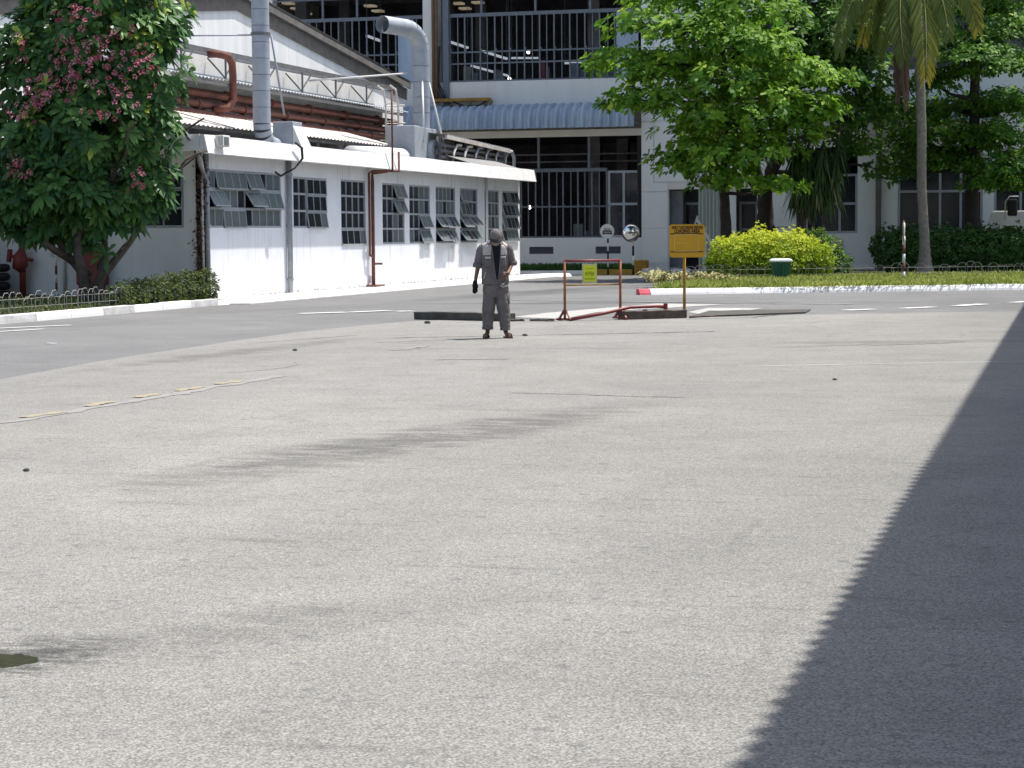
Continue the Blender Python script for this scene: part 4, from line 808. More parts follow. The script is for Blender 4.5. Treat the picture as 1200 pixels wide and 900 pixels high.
for px, py in ((30, 272), (12, 240), (136, 298), (118, 262), (60, 262), (150, 240), (85, 248), (190, 235), (165, 250)):
    Cs.append(at_tree(px, py, rng.uniform(-.6, .2))[None]); As.append(np.array([[0, -.4, .6]]))
Cs = np.concatenate(Cs); As = np.concatenate(As)
(v, f), nn = rosettes(Cs, As, 13, .33, .115, 1.15, .3)
tn = np.clip(rng.beta(2, 3, len(Cs))*.85+.45*(As[:, 2] > .8)*rng.random(len(Cs)), 0, 1); tint = np.clip(np.repeat(tn, 13)+rng.normal(0, .12, nn), 0, 1)  # upward-facing whorls lightened at random: leaf highlights put into the tint
# the 300 nearest leaves stand as single parts, the rest as one mass
leafc = v.reshape(-1, 6, 3).mean(1); dist = np.linalg.norm(leafc-CAM, axis=1); ordr = np.argsort(dist)[:300]
rest = np.ones(nn, bool); rest[ordr] = False
vr = v.reshape(-1, 6, 3)[rest].reshape(-1, 3); fr = (LEAF[None]+(np.arange(rest.sum())*6)[:, None, None]).reshape(-1, 3)
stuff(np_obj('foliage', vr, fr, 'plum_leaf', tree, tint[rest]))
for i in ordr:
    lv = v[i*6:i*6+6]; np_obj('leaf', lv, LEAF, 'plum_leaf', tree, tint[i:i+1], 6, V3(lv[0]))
# pink blossom clusters
fl = [(60, 52), (110, 22), (130, 28), (142, 20), (137, 25), (175, 42), (55, 70), (108, 75), (118, 68), (122, 78), (113, 88), (122, 95), (94, 92), (75, 108), (80, 118), (100, 118), (110, 110), (85, 125), (60, 140), (72, 137), (95, 105), (145, 65), (150, 75), (165, 82), (170, 70), (195, 65), (205, 70), (190, 85), (208, 80), (160, 105), (170, 112), (185, 108), (195, 125), (175, 135), (160, 138), (120, 100), (60, 195), (52, 198), (62, 205), (190, 212), (182, 218), (10, 125), (155, 55), (140, 85), (118, 60), (180, 95)]
for i, (px, py) in enumerate(fl):
    c = at_tree(px, py); 
    near = leafc[np.linalg.norm((leafc-c)[:, [0, 2]], axis=1) < .35]
    if len(near): c = c.copy(); c[1] = near[:, 1].min()-.04
    k = rng.integers(4, 9); cc = c+rng.normal(0, 1, (k, 3))*[.14, .06, .12]; A = unitv(k)*.6+[0, -1, .25]
    (vf, ff), m_ = rosettes(cc, A, 5, .055, .045, 1.15, .12); np_obj('blossom', vf, ff, 'flower', tree, np.clip(np.repeat(rng.random(k), 5)+rng.normal(0, .1, m_), 0, 1))

def crown(root, discs, m, k, L, Wd, dens, trunk_pts, bark, tr0, name='crown', up=.8, seed_t=(2, 3), fill=.35):
    Cs, As, Ts = [], [], []; wood = MB()
    for (c, rx, ry, rz) in discs:
        c = np.array(c); n = int(dens*rx*ry)+6
        r = np.sqrt(rng.uniform(.02, 1, n)); a = rng.uniform(0, 6.28, n); edge_ = 1+.22*np.sin(a*3+c[0]*5)+.12*np.sin(a*7+c[2]*9)
        P = np.stack([np.cos(a)*r*edge_*rx, np.sin(a)*r*edge_*ry, (rng.uniform(-1, 1, n)*(1-r**2*.5)*rz)-(r**2)*rz*.6], 1)+c
        A = np.stack([np.cos(a)*r, np.sin(a)*r, np.full(n, up)], 1)+rng.normal(0, .25, (n, 3)); Cs.append(P); As.append(A)
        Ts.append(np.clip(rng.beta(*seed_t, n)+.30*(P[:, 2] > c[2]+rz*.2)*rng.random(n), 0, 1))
        if trunk_pts is not None:
            b = trunk_pts[int(np.argmin([abs(p[2]-(c[2]-rx*.35)) for p in trunk_pts]))]; q = limb(wood, b, c-[0, 0, rz*.3], max(.03, tr0*.35), .02, .05)
            for _ in range(3):
                a_ = rng.uniform(0, 6.28); limb(wood, q[5], c+np.array([math.cos(a_)*rx*.8, math.sin(a_)*ry*.8, -rz*.3]), .025, .008, .04, 5, 4)
    C, A, T = np.concatenate(Cs), np.concatenate(As), np.concatenate(Ts)
    (v, f), nn = rosettes(C, A, k, L, Wd, 1.2, .3); tt = np.clip(np.repeat(T, k)+rng.normal(0, .1, nn), 0, 1)
    if wood.v: stuff(wood.build('branches', bark, root, True))
    return np_obj(name, v, f, m, root, tt)
def trunk_of(root, pts, r0, r1, bark, n=12, flare=1.5):
    P = []; rs = []
    for i in range(len(pts)-1):
        for q in np.linspace(0, 1, 6)[:-1]: P.append(np.array(pts[i])*(1-q)+np.array(pts[i+1])*q+rng.normal(0, r0*.08, 3)*[1, 1, 0])
    P.append(np.array(pts[-1])); m = len(P)
    for i in range(m): rs.append((r0+(r1-r0)*i/(m-1))*(1+(flare-1)*math.exp(-i*1.2))*random.uniform(.95, 1.05))
    MB().tube(P, rs, n).build('trunk', bark, root, True); return P
def at_y(px, py, Y): return PY(px, py, Y)
# ---- tiered almond tree
YT = 69.5; base = at_y(851, 322, YT); base[2] = .1; al = thing('almond_tree', base, 'bright green tiered tree with big leaves above the golden bush', 'tree')
tp = trunk_of(al, [base, at_y(851, 270, YT), at_y(849, 215, YT), at_y(853, 150, YT), at_y(846, 60, YT), at_y(850, -60, YT)], .21, .08, 'bark_dark')
ds = []
mpx = float(np.dot(base-CAM, F))/FPX
for px, py, rx, rz, dy in ((735, 66, 52, 13, -.8), (790, 72, 60, 18, -1.2), (740, 112, 42, 14, -.6), (790, 112, 55, 16, -1.5), (855, 88, 60, 20, -2.2), (925, 80, 48, 16, -1.6), (965, 88, 40, 14, -1.0), (830, 135, 62, 18, -2.0), (905, 118, 58, 18, -2.2), (955, 125, 38, 15, -1.6), (810, 172, 45, 14, -1.4), (800, 188, 34, 12, -1.6), (850, 178, 50, 18, -2.2), (895, 165, 45, 18, -2.0), (930, 145, 40, 16, -1.8), (850, 205, 40, 12, -1.6), (765, 20, 55, 18, -1.0), (820, 30, 60, 20, -1.8), (880, 45, 60, 18, -2), (800, -15, 70, 20, 0), (870, 5, 60, 18, -1), (845, -50, 80, 22, 0),
                       (780, 80, 50, 14, 1.2), (880, 110, 60, 20, 1.5), (840, 150, 55, 18, 1.6), (850, 60, 70, 18, 1.4), (912, 215, 30, 7, -1.2)):
    ds.append((at_y(px, py, YT+dy), rx*mpx, rx*mpx*.8, rz*mpx))
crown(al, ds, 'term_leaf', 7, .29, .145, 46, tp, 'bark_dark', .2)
# ---- darker tree behind with thick trunk
YD = 73.5; base = at_y(900, 318, YD); base[2] = .1; dk = thing('dark_tree', base, 'darker leafy tree with thick forked trunk behind the tiered tree', 'tree')
tp = trunk_of(dk, [base, at_y(899, 270, YD), at_y(896, 232, YD), at_y(912, 180, YD), at_y(925, 100, YD), at_y(930, -40, YD)], .36, .12, 'bark_dark', flare=1.2)
limb(MB(), base, base, .1, .1) if False else None
mb = MB(); limb(mb, at_y(896, 232, YD), at_y(878, 190, YD), .2, .12); limb(mb, at_y(896, 232, YD), at_y(860, 170, YD), .12, .08); mb.build('fork', 'bark_dark', dk, True)
mpx = float(np.dot(base-CAM, F))/FPX; ds = []
for px, py, rx, rz, dy in ((930, 20, 70, 24, -1), (985, 30, 60, 26, -1.2), (960, 60, 60, 24, -.5), (1010, 75, 50, 24, -.8), (900, -20, 70, 24, 0), (1000, -15, 70, 26, 0), (985, 110, 45, 22, -.5), (1015, 130, 35, 20, 0), (975, 150, 35, 18, .2), (1035, 105, 35, 24, 0), (1010, 170, 28, 14, .4), (1030, 195, 20, 16, .3)):
    ds.append((at_y(px, py, YD+dy), rx*mpx, rx*mpx*.75, rz*mpx))
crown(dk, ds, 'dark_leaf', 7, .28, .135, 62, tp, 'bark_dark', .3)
# ---- layered tree at the right
YR = 74.5; base = at_y(1139, 318, YR); base[2] = .1; lt = thing('layered_tree', base, 'dark layered tree with bright top sprays right of the palm', 'tree')
tp = trunk_of(lt, [base, at_y(1139, 260, YR), at_y(1138, 200, YR), at_y(1142, 120, YR), at_y(1145, -60, YR)], .33, .12, 'bark_dark', flare=1.2)
mpx = float(np.dot(base-CAM, F))/FPX; ds = []
for px, py, rx, rz, dy in ((1120, 45, 50, 10, -1.5), (1150, 62, 55, 10, -2.2), (1180, 75, 50, 11, -2.4), (1110, 82, 40, 9, -1.2), (1095, 95, 30, 9, -1), (1170, 30, 60, 14, -1), (1180, 0, 60, 18, 0), (1110, 5, 55, 14, 0), (1150, -40, 80, 20, 0), (1120, 120, 50, 14, .5), (1170, 115, 55, 14, .5), (1080, 130, 45, 16, .8), (1105, 150, 55, 14, -.5), (1150, 160, 50, 14, -.3), (1185, 150, 45, 14, -1.5), (1075, 175, 40, 12, 0), (1120, 185, 45, 12, .3), (1175, 190, 45, 11, -2.0), (1160, 210, 35, 9, -1.8), (1195, 212, 40, 10, -2), (1060, 160, 28, 12, .5), (1050, 125, 30, 14, 1), (1060, 195, 22, 14, .6), (1215, 120, 50, 18, 0), (1220, 180, 45, 18, -1)):
    ds.append((at_y(px, py, YR+dy), rx*mpx, rx*mpx*.8, rz*mpx))
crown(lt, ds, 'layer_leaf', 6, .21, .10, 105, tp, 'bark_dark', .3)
# ---- strap-leaved clump with drooping dry leaves
YS = 71.0; base = at_y(945, 322, YS); base[2] = .12; st = thing('strap_leaf_plant', base, 'tall strap-leaved plant with drooping dry leaves on thin canes', 'plant')
mb = MB(); heads = []
for (a, b, c) in ((936, 934, 935), (942, 940, 950), (950, 975, 985), (948, 958, 968), (940, 945, 925)):
    e = at_y(c, 150+random.uniform(-12, 15), YS+random.uniform(-.5, .3)); mb.tube([at_y(a, 324, YS)*[1, 1, 0]+[0, 0, .1], at_y((a+b)/2, 270, YS), at_y(b, 215, YS), e], [.06, .05, .045, .04], 8); heads.append((at_y(b, 215, YS), e))
mb.build('canes', 'bark', st, True)
P, Dv, L_, T_ = [], [], [], []
for h0, h1 in heads:
    for q in np.linspace(-.15, 1.0, 24):
        for _ in range(9):
            a = rng.uniform(0, 6.28); dr = .25 if q > .75 else -1.6; P.append(h0+(h1-h0)*q); Dv.append([math.cos(a), math.sin(a), dr+rng.normal(0, .3)]); L_.append(rng.uniform(.5, .95)); T_.append(np.clip(rng.beta(2, 3)+(.45 if q < .45 else 0)*rng.random(), 0, 1))
v, f = leaf_arrays(np.array(P), np.array(Dv), np.tile([0, 0, 1.0], (len(P), 1))+rng.normal(0, .2, (len(P), 3)), np.array(L_), .065, .45); np_obj('leaves', v, f, 'straggle', st, np.array(T_))
# ---- coconut palm
YPm = 70.0; base = at_y(1084, 320, YPm); base[2] = .1; pm = thing('coconut_palm', base, 'tall coconut palm with slim ringed trunk and one dead brown frond', 'palm')
top = at_y(1073, -35, YPm); cp = [base, at_y(1083.5, 280, YPm), at_y(1080, 220, YPm), at_y(1080, 150, YPm), at_y(1078, 90, YPm), at_y(1075, 20, YPm), top]
P = []
for i in range(6):
    for q in np.linspace(0, 1, 14)[:-1]: P.append(np.array(cp[i])*(1-q)+np.array(cp[i+1])*q)
P.append(np.array(top)); rs = [(.155+.20*math.exp(-i/4.5))*(1+.045*(i % 3 == 0)) for i in range(len(P))]; MB().tube(P, rs, 14).build('trunk', 'palmbark', pm, True)
def frond(tip_px, mid_px, L_scale, m, dy=0, dead=False, tnt=.4):
    tip = at_y(*tip_px, YPm+dy); mid = at_y(*mid_px, YPm+dy*.6); pts = []
    for q in np.linspace(0, 1, 15): pts.append((1-q)**2*top+2*q*(1-q)*mid+q*q*tip)
    pts = np.array(pts); fo = MB().tube(pts, list(np.linspace(.04, .010, 15)), 6).build('frond', m if dead else 'rib', pm, True); P, Dv, Nn, LL = [], [], [], []
    for i in np.linspace(1.5, 14, 84):
        a = int(min(i, 13)); fr_ = i-a; p = pts[a]*(1-fr_)+pts[a+1]*fr_; d = pts[a+1]-pts[a]; d /= np.linalg.norm(d); s = np.cross(d, RV if abs(np.dot(d, F)) > .8 else F); s /= np.linalg.norm(s)
        if dead: s = s*.35
        for sg in (-1, 1): P.append(p); Dv.append(d*.9+s*sg*.75+np.array([0, 0, -.35])+rng.normal(0, .07, 3)); Nn.append(F+rng.normal(0, .2, 3)); LL.append(L_scale*(.35+.65*math.sin(math.pi*min(1, (i+2)/16)))*rng.uniform(.85, 1.1))
    v, f = leaf_arrays(np.array(P), np.array(Dv), np.array(Nn), np.array(LL), .05 if not dead else .045, .3); n = len(P); np_obj('leaflets', v, f, 'palm_dead' if dead else m, fo, np.clip(tnt+.45*np.linspace(0, 1, n)**2*(tnt > .45)+rng.normal(0, .12, n), 0, 1))
frond((984, 62), (990, -40), .75, 'palm', -1.0, tnt=.35); frond((1085, 92), (1088, -20), .95, 'palm', -2.2, tnt=.62); frond((1060, 70), (1045, -30), .9, 'palm', -1.8, tnt=.35); frond((1062, 118), (1055, 10), .8, 'palm_dead', -.6, True); frond((1052, 112), (1050, 5), .7, 'palm_dead', -.3, True, .2)
frond((1112, 42), (1100, -50), .8, 'palm', -1.5, tnt=.4); frond((1146, 36), (1135, -50), .75, 'palm', -.5, tnt=.55); frond((1010, 50), (1030, -60), .8, 'palm', .5, tnt=.5); frond((1190, -10), (1140, -90), .9, 'palm', .5); frond((950, -30), (1010, -100), .9, 'palm', .3); frond((1090, -130), (1080, -90), .8, 'palm', .6); frond((1110, -90), (1090, -80), .9, 'palm', 2.0); frond((1030, 60), (1040, -20), .8, 'palm', .8, tnt=.3)
# ---- bushes and hedges: shell of small leaves over twigs
def bush(name, label, lobes, m, L, Wd, dens, Y, cat='bush', tshift=.25, k=6, zmin=.1, up=.5):
    c0 = np.mean([l[0] for l in lobes], axis=0); root = thing(name, (c0[0], c0[1], .1), label, cat); Cs, As, Ts = [], [], []; wood = MB()
    for c, rx, ry, rz in lobes:
        n = int(dens*(rx*rz+ry*rz+rx*ry)); u = unitv(n); r = np.where(rng.random(n) < .07, rng.uniform(1.02, 1.2, n), rng.uniform(.78, 1.05, n))[:, None]*(1+.07*np.sin(u[:, :1]*9+c[0]*3)+.06*np.sin(u[:, 2:]*11+c[1])); P = np.array(c)+u*r*[rx, ry, rz]; ok = P[:, 2] > zmin
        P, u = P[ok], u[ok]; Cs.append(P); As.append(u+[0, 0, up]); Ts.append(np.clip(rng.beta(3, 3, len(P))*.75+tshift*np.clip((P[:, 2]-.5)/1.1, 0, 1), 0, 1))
        for _ in range(4): limb(wood, (c[0]+rng.uniform(-.1, .1), c[1]+rng.uniform(-.1, .1), .08), np.array(c)+unitv(1)[0]*[rx*.6, ry*.6, rz*.6], .03, .01, .05, 5, 4)
    C, A, T = np.concatenate(Cs), np.concatenate(As), np.concatenate(Ts); (v, f), nn = rosettes(C, A, k, L, Wd, .9, .35); stuff(wood.build('stems', 'bark', root, True))
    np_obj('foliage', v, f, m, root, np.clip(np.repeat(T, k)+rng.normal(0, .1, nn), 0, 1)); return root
def lobe(px, py, Y, rx, rz, ry=None): 
    p = at_y(px, py, Y); s = float(np.dot(p-CAM, F))/FPX; return (p, rx*s, (ry or rx)*s*.8, rz*s)
bush('golden_bush', 'clipped golden yellow bush behind the white kerb', [lobe(858, 305, 63.4, 30, 28), lobe(890, 302, 64, 36, 34), lobe(925, 303, 64.4, 34, 33), lobe(908, 312, 63.9, 34, 24), lobe(950, 308, 64.6, 24, 28), lobe(842, 313, 63.2, 15, 16)], 'golden', .09, .042, 620, 62, tshift=.75)
bush('green_bush', 'mid green bush beside the golden bush', [lobe(962, 298, 66.5, 24, 26), lobe(978, 312, 66, 20, 18), lobe(945, 300, 66.5, 22, 28)], 'midgreen', .10, .045, 480, 66, tshift=.45)
hl = [lobe(px, 292+2*math.sin(px), 72.0, 20, 25+2*math.cos(px*2), 22) for px in list(range(1042, 1076, 16))+list(range(1088, 1235, 16))]
bush('clipped_hedge', 'dark green clipped hedge under the trees behind the palm', hl, 'hedge', .12, .07, 420, 72, 'hedge', .35, 5)
gh = [lobe(px, py, Y, 13, 13) for px, py, Y in ()]
cornerL = []
for q in np.linspace(0, 1, 8): cornerL.append(((-19.45, 39.9+4.3*q, .30+.08*q), .24, .36, .30+.12*q))
bush('corner_hedge', 'low ragged olive hedge at the annex corner', cornerL, 'grass_dark', .09, .03, 700, 42, 'hedge', .5, 6, .12)
# grass
def grass(name, poly_fn, n, hmin, hmax, m, label, z=.13):
    P = poly_fn(n); n = len(P); P = np.column_stack([P, np.full(n, z)]); D = np.column_stack([rng.normal(0, .45, n), rng.normal(0, .45, n), np.ones(n)]); v, f = leaf_arrays(P, D, rng.normal(0, 1, (n, 3)), rng.uniform(hmin, hmax, n), .028, .25)
    o = np_obj(name, v, f, m, None, np.clip(rng.beta(2.2, 2.2, n)+.25*np.sin(P[:, 0]*1.7)*np.sin(P[:, 1]*1.3), 0, 1), o_=V3((P[:, 0].mean(), P[:, 1].mean(), z))); return setp(stuff(o), label, 'grass')
KA, KB = np.array(KR[0][:2])+[0, .35], np.array(V3(KR[3])[:2])+[0, .35]
def verge(n): t = rng.random(n)**1.0; s = rng.random(n)**1.6; return KA+(KB-KA)*t[:, None]+np.column_stack([np.zeros(n), s*12.5])
grass('grass', verge, 42000, .10, .30, 'grass', 'yellow green grass verge behind the white kerb')
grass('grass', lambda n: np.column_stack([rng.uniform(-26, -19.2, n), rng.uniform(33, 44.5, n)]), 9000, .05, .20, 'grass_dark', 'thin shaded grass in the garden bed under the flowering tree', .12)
grass('grass', lambda n: np.column_stack([rng.uniform(-23.5, XP+.1, n), rng.uniform(77.7, 79.8, n)]), 9000, .15, .5, 'hedge', 'dark low planting along the foot of the factory wall', .1)
# spiky pale plants in the bed by the red kerb end
for i, (px, py, Y, n, s_) in enumerate(((766, 328, 59, 60, .5), (778, 330, 58, 70, .5), (792, 330, 58.5, 60, .45), (812, 331, 59, 50, .4), (770, 322, 62, 50, .5), (830, 326, 59.5, 60, .45), (848, 329, 58, 60, .35))):
    c = at_y(px, py, Y); c[2] = .12; t = thing('variegated_plant', c, 'pale variegated spiky plant in the bed behind the red kerb end', 'plant', 'variegated plants by the red kerb')
    a = rng.uniform(0, 6.28, n); v, f = leaf_arrays(c+rng.normal(0, .12, (n, 3))*[1, 1, .1], np.column_stack([np.cos(a)*.6, np.sin(a)*.6, rng.uniform(.5, 1.2, n)]), np.tile([0, 0, 1.0], (n, 1)), rng.uniform(.4, s_+.45, n), .06, .5); np_obj('leaves', v, f, 'pale_leaf', t, rng.random(n))
# low wire edging fences
def wire_fence(label, a, b, h, step):
    a, b = V3(a), V3(b); t = thing('wire_edging', a, label, 'fence'); L = (b-a).length; n = int(L/step); mb = MB(); d = (b-a)/L
    for i in range(n):
        p = a+d*step*i; hh = h*random.uniform(.75, 1.1); p = p+Vector((random.uniform(-.03, .03), random.uniform(-.03, .03), 0)); mb.tube([p, p+Vector((0, 0, hh*.8)), p+d*step*.35+Vector((0, 0, hh)), p+d*step*.9+Vector((0, 0, hh)), p+d*step*1.25+Vector((0, 0, hh*.8)), p+d*step*1.25], .007, 4, False)
    mb.build('wire_hoops', 'wire', t); MB().tube([a+Vector((0, 0, h*.72)), b+Vector((0, 0, h*.72))], .005, 4).build('rail_wire', 'wire', t); MB().tube([a+Vector((0, 0, h*.35)), b+Vector((0, 0, h*.35))], .005, 4).build('rail_wire', 'wire', t)
e1 = G(760, 330, .13); wire_fence('low looped wire edging along the grass verge behind the white kerb', (e1[0], e1[1]+.2, .12), (3, 70.5, .12), .46, .28)
wire_fence('low looped wire edging along the garden bed under the flowering tree', (-19.35, 30, .11), (-19.33, 44.3, .11), .42, .24)
# ================================================================== THINGS IN THE LEFT GARDEN
def py44(px, py, Y=YC-.3): return PY(px, py, Y)
p = py44(26, 300); t = thing('hydrant_valve', (p[0], YC-.3, .12), 'dark red fire hydrant standpipe with valve by the annex wall', 'hydrant')
zb = float(p[2]); MB().tube([(p[0], YC-.3, .1), (p[0], YC-.3, zb-.3), (p[0], YC-.3, 3.2)], .075, 12).build('standpipe', 'red', t, True)
MB().tube([(p[0], YC-.3, zb-.33), (p[0]-.02, YC-.36, zb-.25), (p[0]-.02, YC-.36, zb-.02), (p[0], YC-.3, zb+.12)], [.10, .19, .17, .09], 12).build('valve_body', 'red', t, True)
MB().tube([(p[0]-.3, YC-.36, zb), (p[0]+.3, YC-.36, zb-.1)], .045, 8).build('outlet', 'red', t, True); MB().tube([(p[0]-.32, YC-.36, zb-.14), (p[0]-.28, YC-.36, zb+.16)], .06, 10).build('handwheel', 'red', t)
p = py44(104, 300); t = thing('fire_cabinet', (p[0], YC-.2, .12), 'red fire hose cabinet on the annex wall behind the tree stems', 'cabinet')
MB().box((p[0]-.36, YC-.26, .45), (p[0]+.36, YC-.005, 1.30)).build('cabinet', 'red', t, bevel=.02); MB().box((p[0]-.30, YC-.275, .51), (p[0]+.30, YC-.262, 1.24)).build('door', 'red', t); MB().tube([(p[0]+.22, YC-.29, .8), (p[0]+.22, YC-.29, .95)], .015, 6).build('handle', 'black', t)
for dx in (-.3, .3): MB().box((p[0]+dx-.03, YC-.2, .1), (p[0]+dx+.03, YC-.14, .45)).build('leg', 'red', t)
p = py44(67, 320); t = thing('marker_post', (p[0], YC-.35, .12), 'slim red and white marker post by the garden wall', 'post')
for k in range(5): MB().tube([(p[0], YC-.35, .1+.2*k), (p[0], YC-.35, .3+.2*k)], .03, 8).build('band', 'rust' if k % 2 else 'white_metal', t, True)
pipe('wall_conduit', [(p[0]-.28, YC-.05, 1.75), (p[0]-.28, YC-.05, 1.12), (p[0]+.05, YC-.05, 1.10), (p[0]+.05, YC-.05, .15)], .03, 'white_metal', 'stepped white conduit on the shaded wall behind the marker post', 6)
p = py44(8, 330)
for k in range(4):
    c = (p[0]-.05, YC-.7, .14+.21*k); R1 = .33; mb = MB(); rings = []
    for a in np.linspace(0, 2*math.pi, 22, endpoint=False): rings.append([(c[0]+math.cos(a)*(R1-.1+.10*math.cos(b)), c[1]+math.sin(a)*(R1-.1+.10*math.cos(b)), c[2]+.09+.095*math.sin(b)) for b in np.linspace(0, 6.283, 8, endpoint=False)])
    rings.append(rings[0]); mb.loft(rings, False); setp(mb.build('tyre', 'black', smooth=True), ['black tyre at the bottom of the stack by the hydrant', 'black tyre second from the bottom of the stack by the hydrant', 'black tyre second from the top of the stack by the hydrant', 'black tyre on top of the stack by the hydrant'][k], 'tyre')
# ================================================================== SIGNS, BARRIER, PIT, BIN
def disc(c, r, th, nrm, n=28):
    c, nrm = V3(c), V3(nrm).normalized(); a = nrm.cross(Vector((0, 0, 1))).normalized(); b = a.cross(nrm); mb = MB()
    return mb.loft([[c+nrm*o+(a*math.cos(t)+b*math.sin(t))*r for t in np.linspace(0, 6.283, n, endpoint=False)] for o in (-th/2, th/2)])
def text_mesh(name, body, size, loc, m, parent, right, up, bold=.0, align='CENTER', sx=1.0):
    cu = bpy.data.curves.new(name, 'FONT'); cu.body = body; cu.size = size; cu.align_x = align; cu.align_y = 'CENTER'; cu.offset = bold; cu.extrude = .002
    o = bpy.data.objects.new(name, cu); COL.objects.link(o); me = bpy.data.meshes.new_from_object(o.evaluated_get(bpy.context.evaluated_depsgraph_get())); bpy.data.objects.remove(o)
    r, u = V3(right).normalized(), V3(up).normalized(); n_ = r.cross(u); me.transform(Matrix(((r.x*sx, u.x, n_.x, 0), (r.y*sx, u.y, n_.y, 0), (r.z*sx, u.z, n_.z, 0), (0, 0, 0, 1)))); me.materials.clear(); me.materials.append(M[m]); return link(name, me, parent, V3(loc))
# yellow notice sign on a post
sb = G(802, 363); t = thing('notice_sign', sb, 'yellow notice sign with rounded corners on a rusty yellow post', 'sign'); rt = V3(R0); fwd = Vector((F[0], F[1], 0)).normalized(); ss = float(np.dot(sb-CAM, F))/FPX; upz = Vector((0, 0, 1))
SB = V3(sb); MB().tube([SB, SB+upz*.6, SB+upz*1.30], .03, 10).build('post', 'post_yellow', t, True)
bw, bh = 41.5*ss/2, 38.5*ss/2; bc = SB+upz*((363-282.5)*ss)-fwd*.04+rt*(3*ss)
def rrect(c, w_, h_, r, off0, off1, m, name):
    pts = []
    for (cx, cy, a0) in ((w_-r, h_-r, 0), (-w_+r, h_-r, 90), (-w_+r, -h_+r, 180), (w_-r, -h_+r, 270)):
        for a in np.linspace(a0, a0+90, 6): pts.append((cx+r*math.cos(R_(a)), cy+r*math.sin(R_(a))))
    return MB().loft([[c+rt*x+upz*y-fwd*o for x, y in pts] for o in (off0, off1)]).build(name, m, t)
rrect(bc, bw, bh, .06, 0, .03, 'sign_yellow', 'board')
mb = MB(); o_ = -fwd*.033; x0, x1, y0, y1 = -bw*.70, bw*.62, -bh*.62, bh*.38
for a, b in (((x0, y1), (x1, y1)), ((x0, y0), (x1, y0)), ((x0, y0), (x0, y1)), ((x1, y0), (x1, y1)), ((x0*.8, -.04), (x1*.1, -.04))): mb.beam(bc+o_+rt*a[0]+upz*a[1], bc+o_+rt*b[0]+upz*b[1], .014, .004, up=fwd)
mb.build('outline', 'sign_line', t); mb = MB()
for y_ in (bh*.43, -bh*.66): mb.beam(bc+o_*.95-rt*bw*.96+upz*y_, bc+o_*.95+rt*bw*.9+upz*y_, .02, .004, up=fwd)
mb.build('seam', 'sign_text', t)
text_mesh('lettering', 'WAIT TAXI DRIVER BEFORE', .085, bc-fwd*.034+upz*bh*.80, 'sign_text', t, rt, upz, .003, sx=.60); text_mesh('lettering', 'LOADING AREA', .10, bc-fwd*.034+upz*bh*.58, 'sign_text', t, rt, upz, .004, sx=.72)
# portable barrier with lime notice
b1, b2 = V3(G(662, 376)), V3(G(727, 374.5)); t = thing('barrier_frame', b1.lerp(b2, .5), 'rusty red and orange tubular barrier frame by the pit', 'barrier'); sB = float(np.dot(np.array(b1)-CAM, F))/FPX; hB = 70*sB; dB = (b2-b1).normalized(); nB = Vector((-dB.y, dB.x, 0))
for b in (b1, b2):
    MB().tube([b+upz*.02, b+upz*hB*.55, b+upz*hB], .024, 10).build('post', 'orange', t, True)
    mb = MB(); mb.beam(b-nB*.32+upz*.03, b+nB*.32+upz*.03, .04, .03)
    if b is b1: mb.beam(b-dB*.17+upz*.031, b+dB*.17+upz*.031, .04, .03)
    for s in (-1, 1): mb.beam(b+upz*.22, b+nB*.26*s+upz*.04, .025); mb.beam(b+upz*.20, b+dB*.10*s+upz*.04, .025)
    mb.build('foot', 'red', t)
MB().tube([b1+upz*hB, b1.lerp(b2, .5)+upz*hB, b2+upz*hB], .024, 10).build('rail', 'red', t, True)
MB().tube([b1+upz*hB*.595, b2+upz*hB*.595], .014, 8).build('rail', 'post_yellow', t, True)
nc = b1+dB*(30.5*sB)+upz*((376-321)*sB)-nB*.035; t2 = thing('notice_board', nc-upz*.2, 'lime yellow notice board hung on the barrier', 'sign'); w2, h2 = 9.3*sB, 11.5*sB
def plate(par, c, w_, h_, th, m, name): return MB().loft([[c+dB*x*w_+upz*y*h_-nB*o for x, y in ((-1, -1), (1, -1), (1, 1), (-1, 1))] for o in (0, th)]).build(name, m, par)
plate(t2, nc, w2, h2, .012, 'lime_frame', 'border'); plate(t2, nc-nB*.0125+upz*.0, w2*.80, h2*.80, .004, 'lime', 'face')
mb = MB()
for x, h_, y_ in ((-.55, .05, 0), (-.38, .07, 0), (-.12, .075, 0), (.02, .05, .01), (.2, .075, 0), (.34, .06, -.01), (.52, .07, 0)): mb.beam(nc-nB*.018+dB*w2*x+upz*(y_-h_/2), nc-nB*.018+dB*w2*x+upz*(y_+h_/2), .022, .003, up=-nB)
mb.build('lettering', 'lime_text', t2); mb = MB(); mb.beam(nc-nB*.018-dB*w2*.72-upz*h2*.55, nc-nB*.018+dB*w2*.72-upz*h2*.55, .02, .003, up=-nB); mb.beam(nc-nB*.018-dB*w2*.55+upz*h2*.5, nc-nB*.018+dB*w2*.55+upz*h2*.5, .012, .003, up=-nB); mb.build('print', 'lime_text', t2)
mb = MB()
for s in (-.6, .6): mb.tube([nc+dB*w2*s+upz*h2*.95, nc+dB*w2*s+upz*(hB-(376-321)*sB)+nB*.03], .006, 5)
mb.build('hanger', 'steel_dark', t2)
